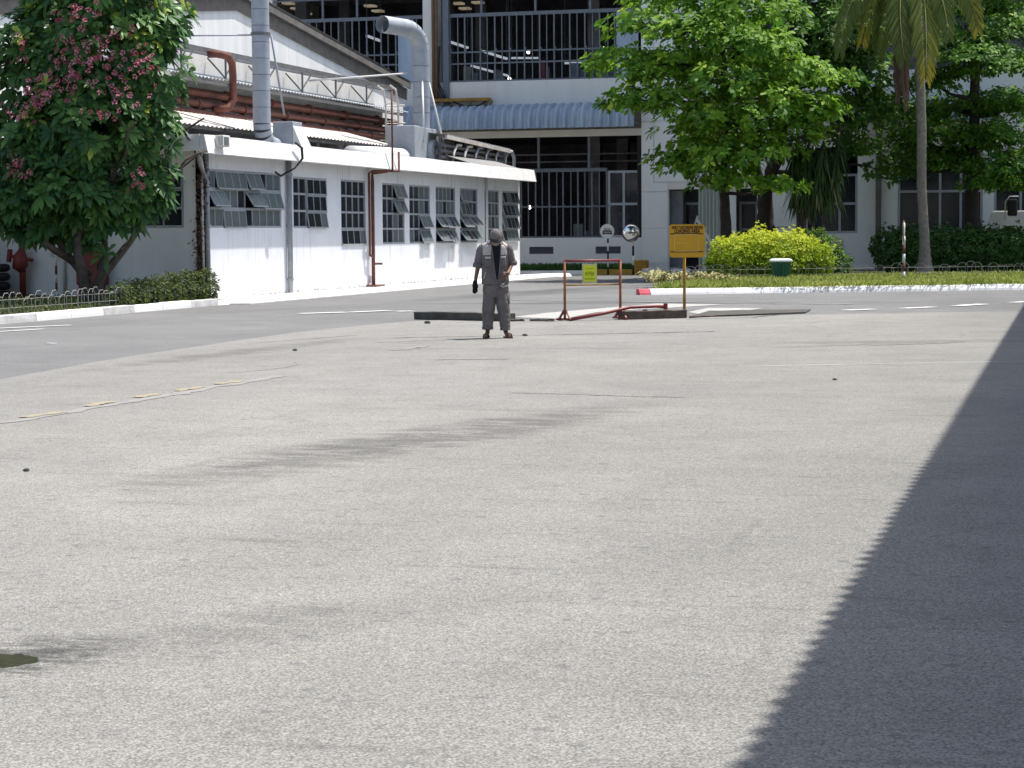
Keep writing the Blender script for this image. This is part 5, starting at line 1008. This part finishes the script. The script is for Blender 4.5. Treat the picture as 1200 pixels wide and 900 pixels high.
# beams round the pit, red pole
def rough_beam(name, a, b, h, wd, m, label, cat):
    a, b = V3(a), V3(b); d = (b-a).normalized(); s = Vector((-d.y, d.x, 0)); n = 10; rings = []
    for i in range(n):
        p = a.lerp(b, i/(n-1)); j = lambda: random.uniform(-.008, .008); rings.append([p+s*j(), p+s*(wd+j()), p+s*(wd+j())+upz*(h+j()), p+s*j()+upz*(h+j())])
    return setp(MB().loft(rings).build(name, m, bevel=.008), label, cat)
rough_beam('concrete_beam', G(485, 374.5)*[1, 1, 0]+[0, 0, .005], G(593, 377)*[1, 1, 0]+[0, 0, .005], .14, .30, 'conc_dark', 'long dark concrete beam lying behind the worker', 'beam')
rough_beam('timber_beam', G(733, 375)*[1, 1, 0]+[0, 0, .005], G(805, 373)*[1, 1, 0]+[0, 0, .005], .15, .30, 'wood_dark', 'dark brown beam beside the barrier under the red pole', 'beam')
ra, rb_ = V3(G(668, 376.5))+upz*.03, V3(G(780, 373.5))+upz*.22
t = thing('red_pole', ra, 'bent red steel pole lying from the barrier foot onto the brown beam', 'pole'); MB().tube([ra, ra.lerp(rb_, .35)+upz*.03, ra.lerp(rb_, .62)+upz*.075, ra.lerp(rb_, .9)+upz*.03, rb_], .03, 10).build('pole', 'red', t, True); MB().tube([rb_-upz*.05, rb_+upz*.06], .04, 8).build('end_lug', 'red', t); MB().tube([ra.lerp(rb_, .78)-upz*.02, ra.lerp(rb_, .78)+upz*.0], .05, 8).build('collar', 'red', t)
setp(MB().tube([V3(G(808, 373))+upz*.02, V3(G(826, 372))+upz*.025, V3(G(836, 371.5))+upz*.02], .018, 6).build('steel_bar', 'wood_dark', smooth=True), 'short dark steel bar on the ground by the sign post', 'bar')
q = [G(*p_) for p_ in ((808, 372.5), (944, 367.5), (950, 364), (832, 365.5))]; setp(MB().prism([(p_[0], p_[1]) for p_ in q], .005, .03).build('cover_plate', 'conc_dark'), 'flat grey cover slab in the road beside the yellow sign', 'cover')
for a, b in (((600, 377), (615, 376.5)), ((622, 376.6), (650, 376.2))): rough_beam('rubble_strip', G(*a)*[1, 1, 0]+[0, 0, .005], G(*b)*[1, 1, 0]+[0, 0, .005], .035, .12, 'conc_dark', 'low broken concrete edge between worker and barrier', 'rubble')['group'] = 'broken pit edges'
# bus-lane sign and convex mirror on striped posts
def striped(par, base, h, r, m1, m2, step=.33):
    k = 0; z = 0
    while z < h-.01: z1 = min(h, z+step); MB().tube([base+upz*z, base+upz*z1], r, 10).build('band', m2 if k % 2 else m1, par, True); z = z1; k += 1
YS_ = 76.8; p = V3(PY(712.5, 300, YS_)); p.z = 0; c = V3(PY(711.5, 271, YS_-.06)); t = thing('vehicle_sign', p, 'round white sign with black vehicle symbol on a striped post', 'sign'); striped(t, p, c.z, .035, 'black', 'white_metal', .30)
nf = -fwd; disc(c, .27, .02, nf).build('disc', 'white_metal', t); cc = c+nf*.013; mb = MB()
def flat(pts, m, name): MB().loft([[cc+rt*x+upz*y+nf*o for x, y in pts] for o in (0, .004)]).build(name, m, t)
flat([(-.17, -.10), (.17, -.10), (.17, .02), (.13, .03), (-.13, .03), (-.17, .02)], 'black', 'symbol'); flat([(-.12, .045), (.12, .045), (.09, .11), (-.09, .11)], 'black', 'symbol')
cc = c+nf*.0185; flat([(-.14, -.02), (.14, -.02), (.14, -.045), (-.14, -.045)], 'white_metal', 'symbol'); flat([(-.09, .06), (.09, .06), (.075, .095), (-.075, .095)], 'white_metal', 'symbol')
cc = c+nf*.013; flat([(-.17, -.13), (-.12, -.13), (-.12, -.103), (-.17, -.103)], 'black', 'symbol'); flat([(.12, -.13), (.17, -.13), (.17, -.103), (.12, -.103)], 'black', 'symbol')
p = V3(PY(742, 300, YS_)); p.z = 0; c = V3(PY(739.5, 273, YS_-.1)); t = thing('convex_mirror', p, 'round convex traffic mirror on a black and white striped post', 'mirror'); striped(t, p, c.z-.1, .04, 'black', 'white_metal', .36)
R1 = .32; nm = (nf+upz*-.12+rt*.15).normalized(); a = nm.cross(upz).normalized(); b = a.cross(nm); rings = []
for k in range(7): rr = R1*(1-k/6*.98); rings.append([c+nm*(.02+.085*(1-(rr/R1)**2))+(a*math.cos(q)+b*math.sin(q))*rr for q in np.linspace(0, 6.283, 32, endpoint=False)])
MB().loft(rings).build('mirror_dome', 'mirror', t, True); disc(c-nm*.02, R1+.02, .05, nm).build('backing', 'rust', t)
# round sign seen almost edge-on, red and white post in the verge
p = V3(PY(1059, 318, 62.5)); p.z = .12; ztop = float(PY(1059, 258, 62.5)[2]); t = thing('round_sign', p, 'round red rimmed sign seen edge-on atop a red and white post', 'sign'); striped(t, p, ztop-.55, .045, 'white_metal', 'rust', .26)
nn_ = (rt*.97+nf*.24).normalized(); c = p+upz*(ztop-.12-.32); disc(c, .32, .02, nn_).build('disc', 'red', t); disc(c+nn_*.012, .27, .008, nn_).build('face', 'white_metal', t); disc(c-nn_*.012, .27, .008, nn_).build('face', 'white_metal', t); MB().tube([p+upz*(ztop-.56), p+upz*(ztop-.2)], .035, 8).build('post_top', 'white_metal', t, True)
# green bin
bb = V3(G(915, 329.5, .13)); s_ = float(np.dot(np.array(bb)-CAM, F))/FPX; wB = 11.5*s_; t = thing('green_bin', bb, 'dark green plastic bin with pale lid in front of the golden bush', 'bin')
MB().loft([[bb+rt*x*wB*k+fwd*y*wB*.8*k+upz*z for x, y in ((-1, -1), (1, -1), (1, 1), (-1, 1))] for z, k in ((0, .72), (.30, .85), (.56, .97))]).build('body', 'green_bin', t, bevel=.02)
MB().loft([[bb+rt*x*wB*k+fwd*y*wB*.85*k+upz*z for x, y in ((-1, -1), (1, -1), (1, 1), (-1, 1))] for z, k in ((.561, 1.08), (.61, 1.1), (.66, .9))]).build('lid', 'kerb_white', t, bevel=.02)
for k in (-.35, .35): MB().box((bb.x+k*wB-.02, bb.y-wB*.8-.02, bb.z+.1), (bb.x+k*wB+.02, bb.y-wB*.7, bb.z+.5)).build('rib', 'green_bin', t)
# corrugated sheet standing behind the bush, pale plank and white post
a = V3(PY(820.5, 300, 75.5)); b = V3(PY(846, 300, 74.6)); zt_ = float(PY(832, 207, 75)[2]); t = thing('sheet_screen', a, 'upright pale grey green corrugated sheet by the factory doorway', 'screen')
M['sheet_green'] = mat('pale_green_sheet', (.34, .38, .35), .55, scale=4, col2=(.24, .27, .25), streak=True)
ribbed((a.x, a.y, .13), (b.x, b.y, .13), (a.x, a.y, zt_+.05), (b.x, b.y, zt_-.05), .19, .07).build('sheet', 'sheet_green', t); MB().beam((a.x, a.y+.12, .13), (a.x, a.y+.12, zt_), .08).build('post', 'frame', t); MB().beam((b.x, b.y+.12, .13), (b.x, b.y+.12, zt_-.1), .08).build('post', 'frame', t)
a, b = PY(817, 257, 70.5), PY(846, 312, 69.5); t = thing('leaning_plank', (b[0], b[1], .12), 'pale slanting plank leaning on a white post behind the sign', 'plank'); MB().beam(a, b*[1, 1, 0]+[.35, 0, .13], .10, .05).build('plank', 'cream', t); q = PY(826, 300, 70.4); MB().beam((q[0], q[1], .13), (q[0], q[1], 1.75), .12).build('post', 'white_metal', t); MB().box((q[0]-.35, q[1]-.2, .12), (q[0]+.6, q[1]+.2, .26)).build('footing', 'kerb_grey', t)
MB().beam((a[0]-.12, a[1]+.0, a[2]-.35), (a[0]+.02, a[1], a[2]+.12), .12, .05).build('end_piece', 'white_metal', t)
# concrete blocks in the bed
for px, lab in ((766, 'rough pale concrete block in the bed nearest the yellow block'), (800, 'rough pale concrete block in the bed behind the yellow sign post')):
    q = PY(px, 318, 66); rough_beam('concrete_block', (q[0]-.3, 65.8, .12), (q[0]+.25, 66.0, .12), .30, .3, 'kerb_grey', lab, 'block')
# truck cab behind the hedge
tx = PY(1178, 260, 76.5); t = thing('parked_truck', (tx[0]+.8, 76.5, .13), 'white parked truck cab with black mirror behind the dark hedge', 'truck'); X0 = float(PY(1156, 260, 76.5)[0]); zt2 = 2.25
MB().loft([[(X0+o+(2.6-o if k else 0)*0+x, y, z) for x, y in ((0, 75.6), (2.6-o*2, 75.6), (2.6-o*2, 77.4), (0, 77.4))] for k, (z, o) in enumerate(((.55, 0), (1.55, .02), (1.75, .05), (zt2-.04, .22), (zt2, .32)))]).build('cab', 'truck_white', t, bevel=.03)
MB().add([(X0+.11, 75.585, 1.78), (X0+2.4, 75.585, 1.78), (X0+2.3, 75.585, 2.1), (X0+.2, 75.585, 2.1), (X0+.11, 75.595, 1.78), (X0+2.4, 75.595, 1.78), (X0+2.3, 75.595, 2.1), (X0+.2, 75.595, 2.1)], [(0, 1, 2, 3), (7, 6, 5, 4), (0, 4, 5, 1), (1, 5, 6, 2), (2, 6, 7, 3), (3, 7, 4, 0)]).build('side_trim', 'kerb_white', t)
q = PY(1186.5, 243, 75.2); MB().box((q[0]-.17, 75.12, q[2]-.30), (q[0]+.17, 75.25, q[2]+.30)).build('mirror', 'black', t, bevel=.06); MB().tube([(q[0]-.25, 75.6, q[2]-.45), (q[0]-.25, 75.2, q[2]+.2), (q[0]-.1, 75.2, q[2]+.38), (q[0]+.2, 75.2, q[2]+.38)], .02, 6).build('mirror_arm', 'white_metal', t, True)
for x in (X0+.5, X0+2.0): disc((x, 75.7, .55), .42, .25, (0, -1, 0)).build('wheel', 'black', t, bevel=.03)

# ================================================================== THE WORKER
pp = G(582, 396.5); man = thing('person', (pp[0], pp[1], .004), 'worker in grey uniform and cap looking down, standing on the yard before the pit', 'person', rz=yaw)
def lv(x, y, z): return (x, y, z)
def mlink(name, me, m, parent=man, smooth=True):
    me.materials.clear(); me.materials.append(M[m])
    if smooth: me.polygons.foreach_set('use_smooth', [True]*len(me.polygons))
    o = bpy.data.objects.new(name, me); COL.objects.link(o); o.parent = parent; W[o] = W[man]; return o
def mmesh(name, mb, m, parent=man, smooth=True, sub=0):
    me = bpy.data.meshes.new(name); me.from_pydata(mb.v, [], mb.f)
    bm = bmesh.new(); bm.from_mesh(me); bmesh.ops.recalc_face_normals(bm, faces=bm.faces); bm.to_mesh(me); bm.free(); o = mlink(name, me, m, parent, smooth)
    if sub: s = o.modifiers.new('sub', 'SUBSURF'); s.levels = sub; s.render_levels = sub
    return o
# body: one skinned figure (head bowed, right-hand side arm bent to the hip)
jn = {'pel': ((-.01, 0, .86), .12), 'sp1': ((-.01, .0, 1.02), .115), 'sp2': ((-.015, .01, 1.2), .125), 'che': ((-.015, .01, 1.34), .11), 'nek': ((0, -.015, 1.43), .055), 'nk2': ((0, -.06, 1.475), .055),
      'shL': ((-.19, .01, 1.385), .06), 'elL': ((-.265, .03, 1.11), .04), 'wrL': ((-.315, -.02, .865), .026), 'paL': ((-.318, -.035, .80), .032),
      'shR': ((.165, .01, 1.385), .06), 'elR': ((.235, .06, 1.13), .04), 'wrR': ((.19, -.10, .985), .026), 'paR': ((.165, -.15, .95), .032),
      'hpL': ((-.10, 0, .80), .095), 'knL': ((-.125, -.02, .45), .055), 'anL': ((-.135, .02, .09), .036), 'ftL': ((-.15, -.06, .04), .034), 'toL': ((-.16, -.14, .032), .030),
      'hpR': ((.085, 0, .80), .095), 'knR': ((.115, -.02, .45), .055), 'anR': ((.135, .02, .09), .036), 'ftR': ((.165, -.05, .04), .034), 'toR': ((.20, -.12, .032), .030)}
ed = [('pel', 'sp1'), ('sp1', 'sp2'), ('sp2', 'che'), ('che', 'nek'), ('nek', 'nk2'), ('che', 'shL'), ('shL', 'elL'), ('elL', 'wrL'), ('wrL', 'paL'), ('che', 'shR'), ('shR', 'elR'), ('elR', 'wrR'), ('wrR', 'paR'), ('pel', 'hpL'), ('hpL', 'knL'), ('knL', 'anL'), ('anL', 'ftL'), ('ftL', 'toL'), ('pel', 'hpR'), ('hpR', 'knR'), ('knR', 'anR'), ('anR', 'ftR'), ('ftR', 'toR')]
def finger(key, root, pts, r):
    prev = root
    for i, p_ in enumerate(pts): k = f'{key}{i}'; jn[k] = (p_, r*(1-.15*i)); ed.append((prev, k)); prev = k
for i, (dx, L) in enumerate(((-.026, .075), (-.009, .085), (.009, .08), (.026, .062))):
    x, y, z = jn['paL'][0]; finger(f'fL{i}', 'paL', [(x+dx*.8, y-.008, z-.04), (x+dx, y-.012, z-.04-L*.5), (x+dx*.95, y+.004, z-.04-L)], .0095)
    x, y, z = jn['paR'][0]; finger(f'fR{i}', 'paR', [(x-.03, y-.02, z-dx*.8-.01), (x-.03-L*.5, y-.03, z-dx-.02), (x-.03-L*.75, y-.0, z-dx-.045)], .0095)
x, y, z = jn['paL'][0]; finger('tL', 'wrL', [(x+.03, y-.02, z+.0), (x+.036, y-.035, z-.04)], .011); x, y, z = jn['paR'][0]; finger('tR', 'wrR', [(x-.01, y-.04, z+.035), (x-.045, y-.06, z+.03)], .011)
ks = list(jn); me = bpy.data.meshes.new('body'); me.from_pydata([jn[k][0] for k in ks], [(ks.index(a), ks.index(b)) for a, b in ed], [])
tmp = bpy.data.objects.new('body_tmp', me); COL.objects.link(tmp); sk = tmp.modifiers.new('skin', 'SKIN'); sk.use_smooth_shade = True
for i, k in enumerate(ks): me.skin_vertices[0].data[i].radius = (jn[k][1],)*2; me.skin_vertices[0].data[i].use_root = (k == 'pel')
sb_ = tmp.modifiers.new('sub', 'SUBSURF'); sb_.levels = 1; sb_.render_levels = 1
bm = bmesh.new(); dg = bpy.context.evaluated_depsgraph_get(); dg.update(); bm.from_mesh(tmp.evaluated_get(dg).to_mesh()); bpy.data.objects.remove(tmp)
# head with brow, nose, chin and ears, tipped forward
hc = Vector((.0, -.105, 1.515)); tilt = Matrix.Rotation(R_(30), 3, 'X')
res = bmesh.ops.create_uvsphere(bm, u_segments=24, v_segments=18, radius=1)
for v_ in res['verts']:
    x, y, z = v_.co; X, Y, Z = x*.078, y*.098, z*.118
    if z < -.2: X *= 1-.25*(-z-.2); Y += -.012*(-z-.2)
    if y < -.6 and abs(x) < .28 and -.35 < z < .1: Y -= .022*(1-abs(x)/.28)
    if y < -.5 and .08 < z < .25 and .15 < abs(x) < .6: Y += .012
    if y < -.7 and -.58 < z < -.45: Y += .006
    if abs(y) < .22 and abs(z) < .28: X += math.copysign(.012, x)
    v_.co = tilt @ Vector((X, Y, Z))+hc
me = bpy.data.meshes.new('body'); bm.to_mesh(me); bm.free(); mlink('body', me, 'skin')
def ring(cx, cy, z, a, b, n=28, p=2.4, wob=.0, ph=0, tx=0, ty=0):
    out = []
    for t in np.linspace(0, 2*math.pi, n, endpoint=False):
        c, s = math.cos(t), math.sin(t); r = 1/((abs(c)**p+abs(s)**p)**(1/p)); r *= 1+wob*math.sin(5*t+ph)+wob*.6*math.sin(9*t-ph*2); out.append((cx+a*r*c, cy+b*r*s, z+tx*c*a+ty*s*b))
    return out
jk = MB(); rings = []
for i, (z, cx, cy, a, b) in enumerate(((.80, -.015, .0, .192, .125), (.815, -.015, 0, .205, .135), (.87, -.015, .0, .21, .14), (.95, -.015, 0, .202, .133), (1.06, -.015, .005, .20, .13), (1.18, -.015, .01, .205, .132), (1.28, -.015, .012, .212, .13), (1.36, -.015, .012, .205, .118), (1.41, -.012, .01, .165, .10), (1.445, -.008, -.0, .11, .085), (1.475, -.004, -.02, .085, .08), (1.50, 0, -.03, .088, .085))): rings.append(ring(cx, cy, z, a, b, 32, 2.5, .018 if z < 1.3 else .006, z*31))
jk.loft(rings, True)
def sleeve(mb, pts, rs, n=16):
    P = [V3(p_) for p_ in pts]; dense = []; rr = []
    for i in range(len(P)-1):
        for q in np.linspace(0, 1, 6)[:-1]: dense.append(P[i].lerp(P[i+1], q)); rr.append((rs[i]*(1-q)+rs[i+1]*q)*(1+.05*math.sin(len(rr)*2.3)))
    dense.append(P[-1]); rr.append(rs[-1]); mb.tube(dense, rr, n)
sleeve(jk, [(-.165, .01, 1.375), (-.215, .015, 1.33), (-.25, .025, 1.20), (-.272, .03, 1.10)], [.075, .078, .07, .068]); sleeve(jk, [(.14, .01, 1.375), (.185, .02, 1.33), (.215, .045, 1.22), (.238, .06, 1.13)], [.075, .075, .068, .064])
jacket = mmesh('jacket', jk, 'uniform', sub=1)
cf = MB(); cf.tube([(-.268, .03, 1.125), (-.274, .03, 1.095), (-.28, .028, 1.06)], [.076, .082, .074], 14); cf.tube([(.236, .058, 1.155), (.242, .062, 1.125), (.246, .055, 1.095)], [.072, .078, .07], 14); mmesh('rolled_cuffs', cf, 'uniform', jacket)
# surface patches laid on the jacket front/shoulders
def front(x, z, off=.004):
    """point on the jacket front at height z"""
    tab = [(.80, -.015, .0, .192, .125), (.87, -.015, .0, .21, .14), (.95, -.015, 0, .202, .133), (1.06, -.015, .005, .20, .13), (1.18, -.015, .01, .205, .132), (1.28, -.015, .012, .212, .13), (1.36, -.015, .012, .205, .118), (1.41, -.012, .01, .165, .10), (1.445, -.008, 0, .11, .085), (1.475, -.004, -.02, .085, .08)]
    zs = [r_[0] for r_ in tab]; cx, cy, a, b = (np.interp(z, zs, [r_[k] for r_ in tab]) for k in (1, 2, 3, 4)); u = min(.97, abs((x-cx)/a)); return (x, cy-b*(1-u**2.5)**(1/2.5)-off, z)
def patch(name, outline_fn, m, nu=8, nv=8, off=.006, parent=jacket):
    mb = MB(); vs = []
    for i in range(nu+1):
        for j in range(nv+1): x, z = outline_fn(i/nu, j/nv); vs.append(front(x, z, off))
    mb.add(vs, [(i*(nv+1)+j, (i+1)*(nv+1)+j, (i+1)*(nv+1)+j+1, i*(nv+1)+j+1) for i in range(nu) for j in range(nv)]); o = mmesh(name, mb, m, parent); s = o.modifiers.new('solid', 'SOLIDIFY'); s.thickness = .004; s.offset = 0; return o
patch('yoke', lambda u, v: (-.20+u*(.125+.02*v) if True else 0, 1.25+v*(.165-.03*(1-u))), 'uniform_lt', off=.008); patch('yoke', lambda u, v: (.165-u*(.115+.015*v), 1.25+v*(.165-.03*(1-u))), 'uniform_lt', off=.008)
patch('pocket_flap', lambda u, v: (-.165+u*.09, 1.195+v*.035), 'uniform_lt', 6, 3, .012); patch('pocket_flap', lambda u, v: (.06+u*.085, 1.20+v*.032), 'uniform_lt', 6, 3, .012)
patch('pocket', lambda u, v: (-.17+u*.10, 1.07+v*.12), 'uniform', 6, 5, .010); patch('pocket', lambda u, v: (.055+u*.095, 1.07+v*.12), 'uniform', 6, 5, .010)
patch('shirt', lambda u, v: (.018-(.012+.058*v**.8)+u*2*(.012+.058*v**.8)-.012*v, .885+v*.565), 'shirt', 8, 14, .010)
for sg in (-1, 1): patch('zip_edge', lambda u, v: (.018+sg*(.014+.060*v**.8)-.012*v+(u-.5)*.012, .87+v*.575), 'steel_dark', 2, 14, .014)
patch('pocket_trim', lambda u, v: (-.185+.03*v+(u-.5)*.012, .90+v*.10), 'uniform_lt', 2, 6, .008); patch('pocket_trim', lambda u, v: (.165-.05*v+(u-.5)*.014, .88+v*.12), 'uniform_lt', 2, 6, .008)
# top of the shoulders (pale yoke seen from above)
for sg, cx in ((-1, -.015), (1, -.015)):
    mb = MB(); vs = []
    for i in range(7):
        for j in range(5): u, v_ = i/6, j/4; x = cx+sg*(.075+.115*u); zt = np.interp(abs(x-cx), [.075, .11, .165, .205], [1.478, 1.449, 1.416, 1.372]); vs.append((x, -.075+v_*.16, zt-.045*(abs(v_-.5)*2)**2+.004))
    mb.add(vs, [(i*5+j, (i+1)*5+j, (i+1)*5+j+1, i*5+j+1) for i in range(6) for j in range(4)]); o = mmesh('shoulder_yoke', mb, 'uniform_lt', jacket); s = o.modifiers.new('solid', 'SOLIDIFY'); s.thickness = .005; s.offset = 1
mb = MB(); mb.loft([ring(-.01, 0, z, .178, .122, 24) for z in (.785, .80, .83)], True); mmesh('belt', mb, 'shirt'); MB_ = MB().box((.085, -.155, .795), (.125, -.125, .83)); mmesh('belt_pouch', MB_, 'uniform_lt'); MB_ = MB().tube([(.06, -.135, .80), (.10, -.16, .77), (.16, -.13, .79)], .008, 6); mmesh('key_strap', MB_, 'uniform_lt')
# trousers
tr_ = MB(); tr_.loft([ring(-.01, .0, z, a, b, 28, 2.4, .01, z*20) for z, a, b in ((.61, .10, .09), (.64, .16, .118), (.68, .198, .130), (.74, .200, .134), (.80, .185, .125), (.82, .182, .122))], True)
for sg, xs in ((-1, ((-.095, .76), (-.112, .5), (-.125, .36), (-.13, .24), (-.132, .16), (-.134, .135))), (1, ((.075, .76), (.097, .5), (.115, .36), (.124, .24), (.13, .15), (.132, .115)))):
    rr = (.098, .103, .094, .084, .078, .080); rings = []
    for k in range(26):
        q = k/25*5; i = min(4, int(q)); f_ = q-i; x = xs[i][0]*(1-f_)+xs[i+1][0]*f_; z = xs[i][1]*(1-f_)+xs[i+1][1]*f_; r = rr[i]*(1-f_)+rr[i+1]*f_; r *= 1+.035*math.sin(k*1.9)*(.4 if z > .45 else 1); rings.append(ring(x, .0, z, r, r*1.1, 18, 2.1, .02, k*.7+sg))
    tr_.loft(rings, True)
trousers = mmesh('trousers', tr_, 'uniform', sub=1); MB_ = MB(); MB_.loft([ring(-.134, 0, z, r, r*1.1, 18, 2.1, .05, z*40) for z, r in ((.13, .078), (.145, .086), (.17, .084), (.185, .076))]); mmesh('rolled_hem', MB_, 'uniform', trousers)
MB_ = MB().box((.195, -.05, .52), (.205, .07, .70)); mmesh('leg_pocket', MB_, 'uniform', trousers)
# cap with brim, neck hood, cloth over the lower face, gloves, sandals
cp_ = MB(); rings = []
for k in range(8):
    a = k/7*R_(88); rings.append([tuple(tilt @ Vector((.088*math.cos(a)*math.cos(t), .107*math.cos(a)*math.sin(t), .015+.118*math.sin(a)))+hc) for t in np.linspace(0, 6.283, 24, endpoint=False)])
cp_.loft(rings, True); cap = mmesh('cap', cp_, 'cap'); br = MB(); vs = []
for i in range(9):
    t = R_(180+20+140*i/8)
    for r, dz in ((1.0, .012), (1.3, .0), (1.55, -.02)): vs.append(tuple(tilt @ Vector((.086*min(r, 1.15)*math.cos(t), .104*r*math.sin(t)*(1 if r < 1.1 else .94), .016+dz-.02*abs(math.cos(t))))+hc))
br.add(vs, [(i*3+j, (i+1)*3+j, (i+1)*3+j+1, i*3+j+1) for i in range(8) for j in range(2)]); o = mmesh('brim', br, 'cap_brim', cap); s = o.modifiers.new('solid', 'SOLIDIFY'); s.thickness = .006
hd = MB(); rings = []
for z, a, b, cy in ((1.43, .115, .10, .02), (1.47, .105, .10, .0), (1.52, .098, .10, -.03), (1.57, .094, .095, -.045), (1.60, .085, .085, -.05)):
    rings.append([(a*math.cos(t), cy+.04+b*math.sin(t), z) for t in np.linspace(R_(-25), R_(205), 16)])
n_ = 16; hd.add([v_ for r_ in rings for v_ in r_], [(i*n_+k, i*n_+k+1, (i+1)*n_+k+1, (i+1)*n_+k) for i in range(4) for k in range(n_-1)]); o = mmesh('neck_hood', hd, 'cap', cap); s = o.modifiers.new('solid', 'SOLIDIFY'); s.thickness = .006
fm = MB(); rings = []
for z, a in ((-.118, .35), (-.10, .62), (-.07, .86), (-.04, .97), (-.02, 1.0)): rings.append([tuple(tilt @ Vector((.080*a*math.cos(t), .108*a*math.sin(t)-.012, z))+hc) for t in np.linspace(R_(195), R_(345), 12)])
fm.add([v_ for r_ in rings for v_ in r_], [(i*12+k, i*12+k+1, (i+1)*12+k+1, (i+1)*12+k) for i in range(4) for k in range(11)]); o = mmesh('face_cloth', fm, 'maskcloth'); s = o.modifiers.new('solid', 'SOLIDIFY'); s.thickness = .004
gl = MB(); x, y, z = jn['paL'][0]; gl.tube([(x+.002, y+.01, z+.065), (x, y+.004, z+.03), (x, y-.004, z-.01), (x, y-.01, z-.045)], [.032, .036, .042, .036], 12)
for i in range(4): gl.tube([jn[f'fL{i}{k}'][0] for k in range(3)], [.0155, .0145, .012], 8)
gl.tube([jn['tL0'][0], jn['tL1'][0]], [.016, .013], 8); mmesh('glove', gl, 'shirt')
for sd, (ax, ay, tx_, ty_) in (('L', (-.135, .06, -.165, -.19)), ('R', (.13, .06, .215, -.17))):
    d = Vector((tx_-ax, ty_-ay, 0)).normalized(); s_ = Vector((-d.y, d.x, 0)); L = math.hypot(tx_-ax, ty_-ay); mb = MB(); out = []
    for q, wd in ((0, .025), (.04, .036), (.3, .036), (.6, .044), (.85, .046), (.97, .032), (1, .02)): out.append((Vector((ax, ay, 0))+d*L*q, wd))
    poly = [p_+s_*wd for p_, wd in out]+[p_-s_*wd for p_, wd in reversed(out)]; mb.prism([(p_.x, p_.y) for p_ in poly], .002, .024); so_ = mmesh('sandal', mb, 'sandal', smooth=False)
    st_ = MB(); m1 = Vector((ax, ay, 0))+d*L*.68
    st_.tube([m1-s_*.045+upz*.02, m1-s_*.035+upz*.06, m1+upz*.075, m1+s_*.035+upz*.06, m1+s_*.045+upz*.02], .012, 6); mmesh('strap', st_, 'sandal', so_)
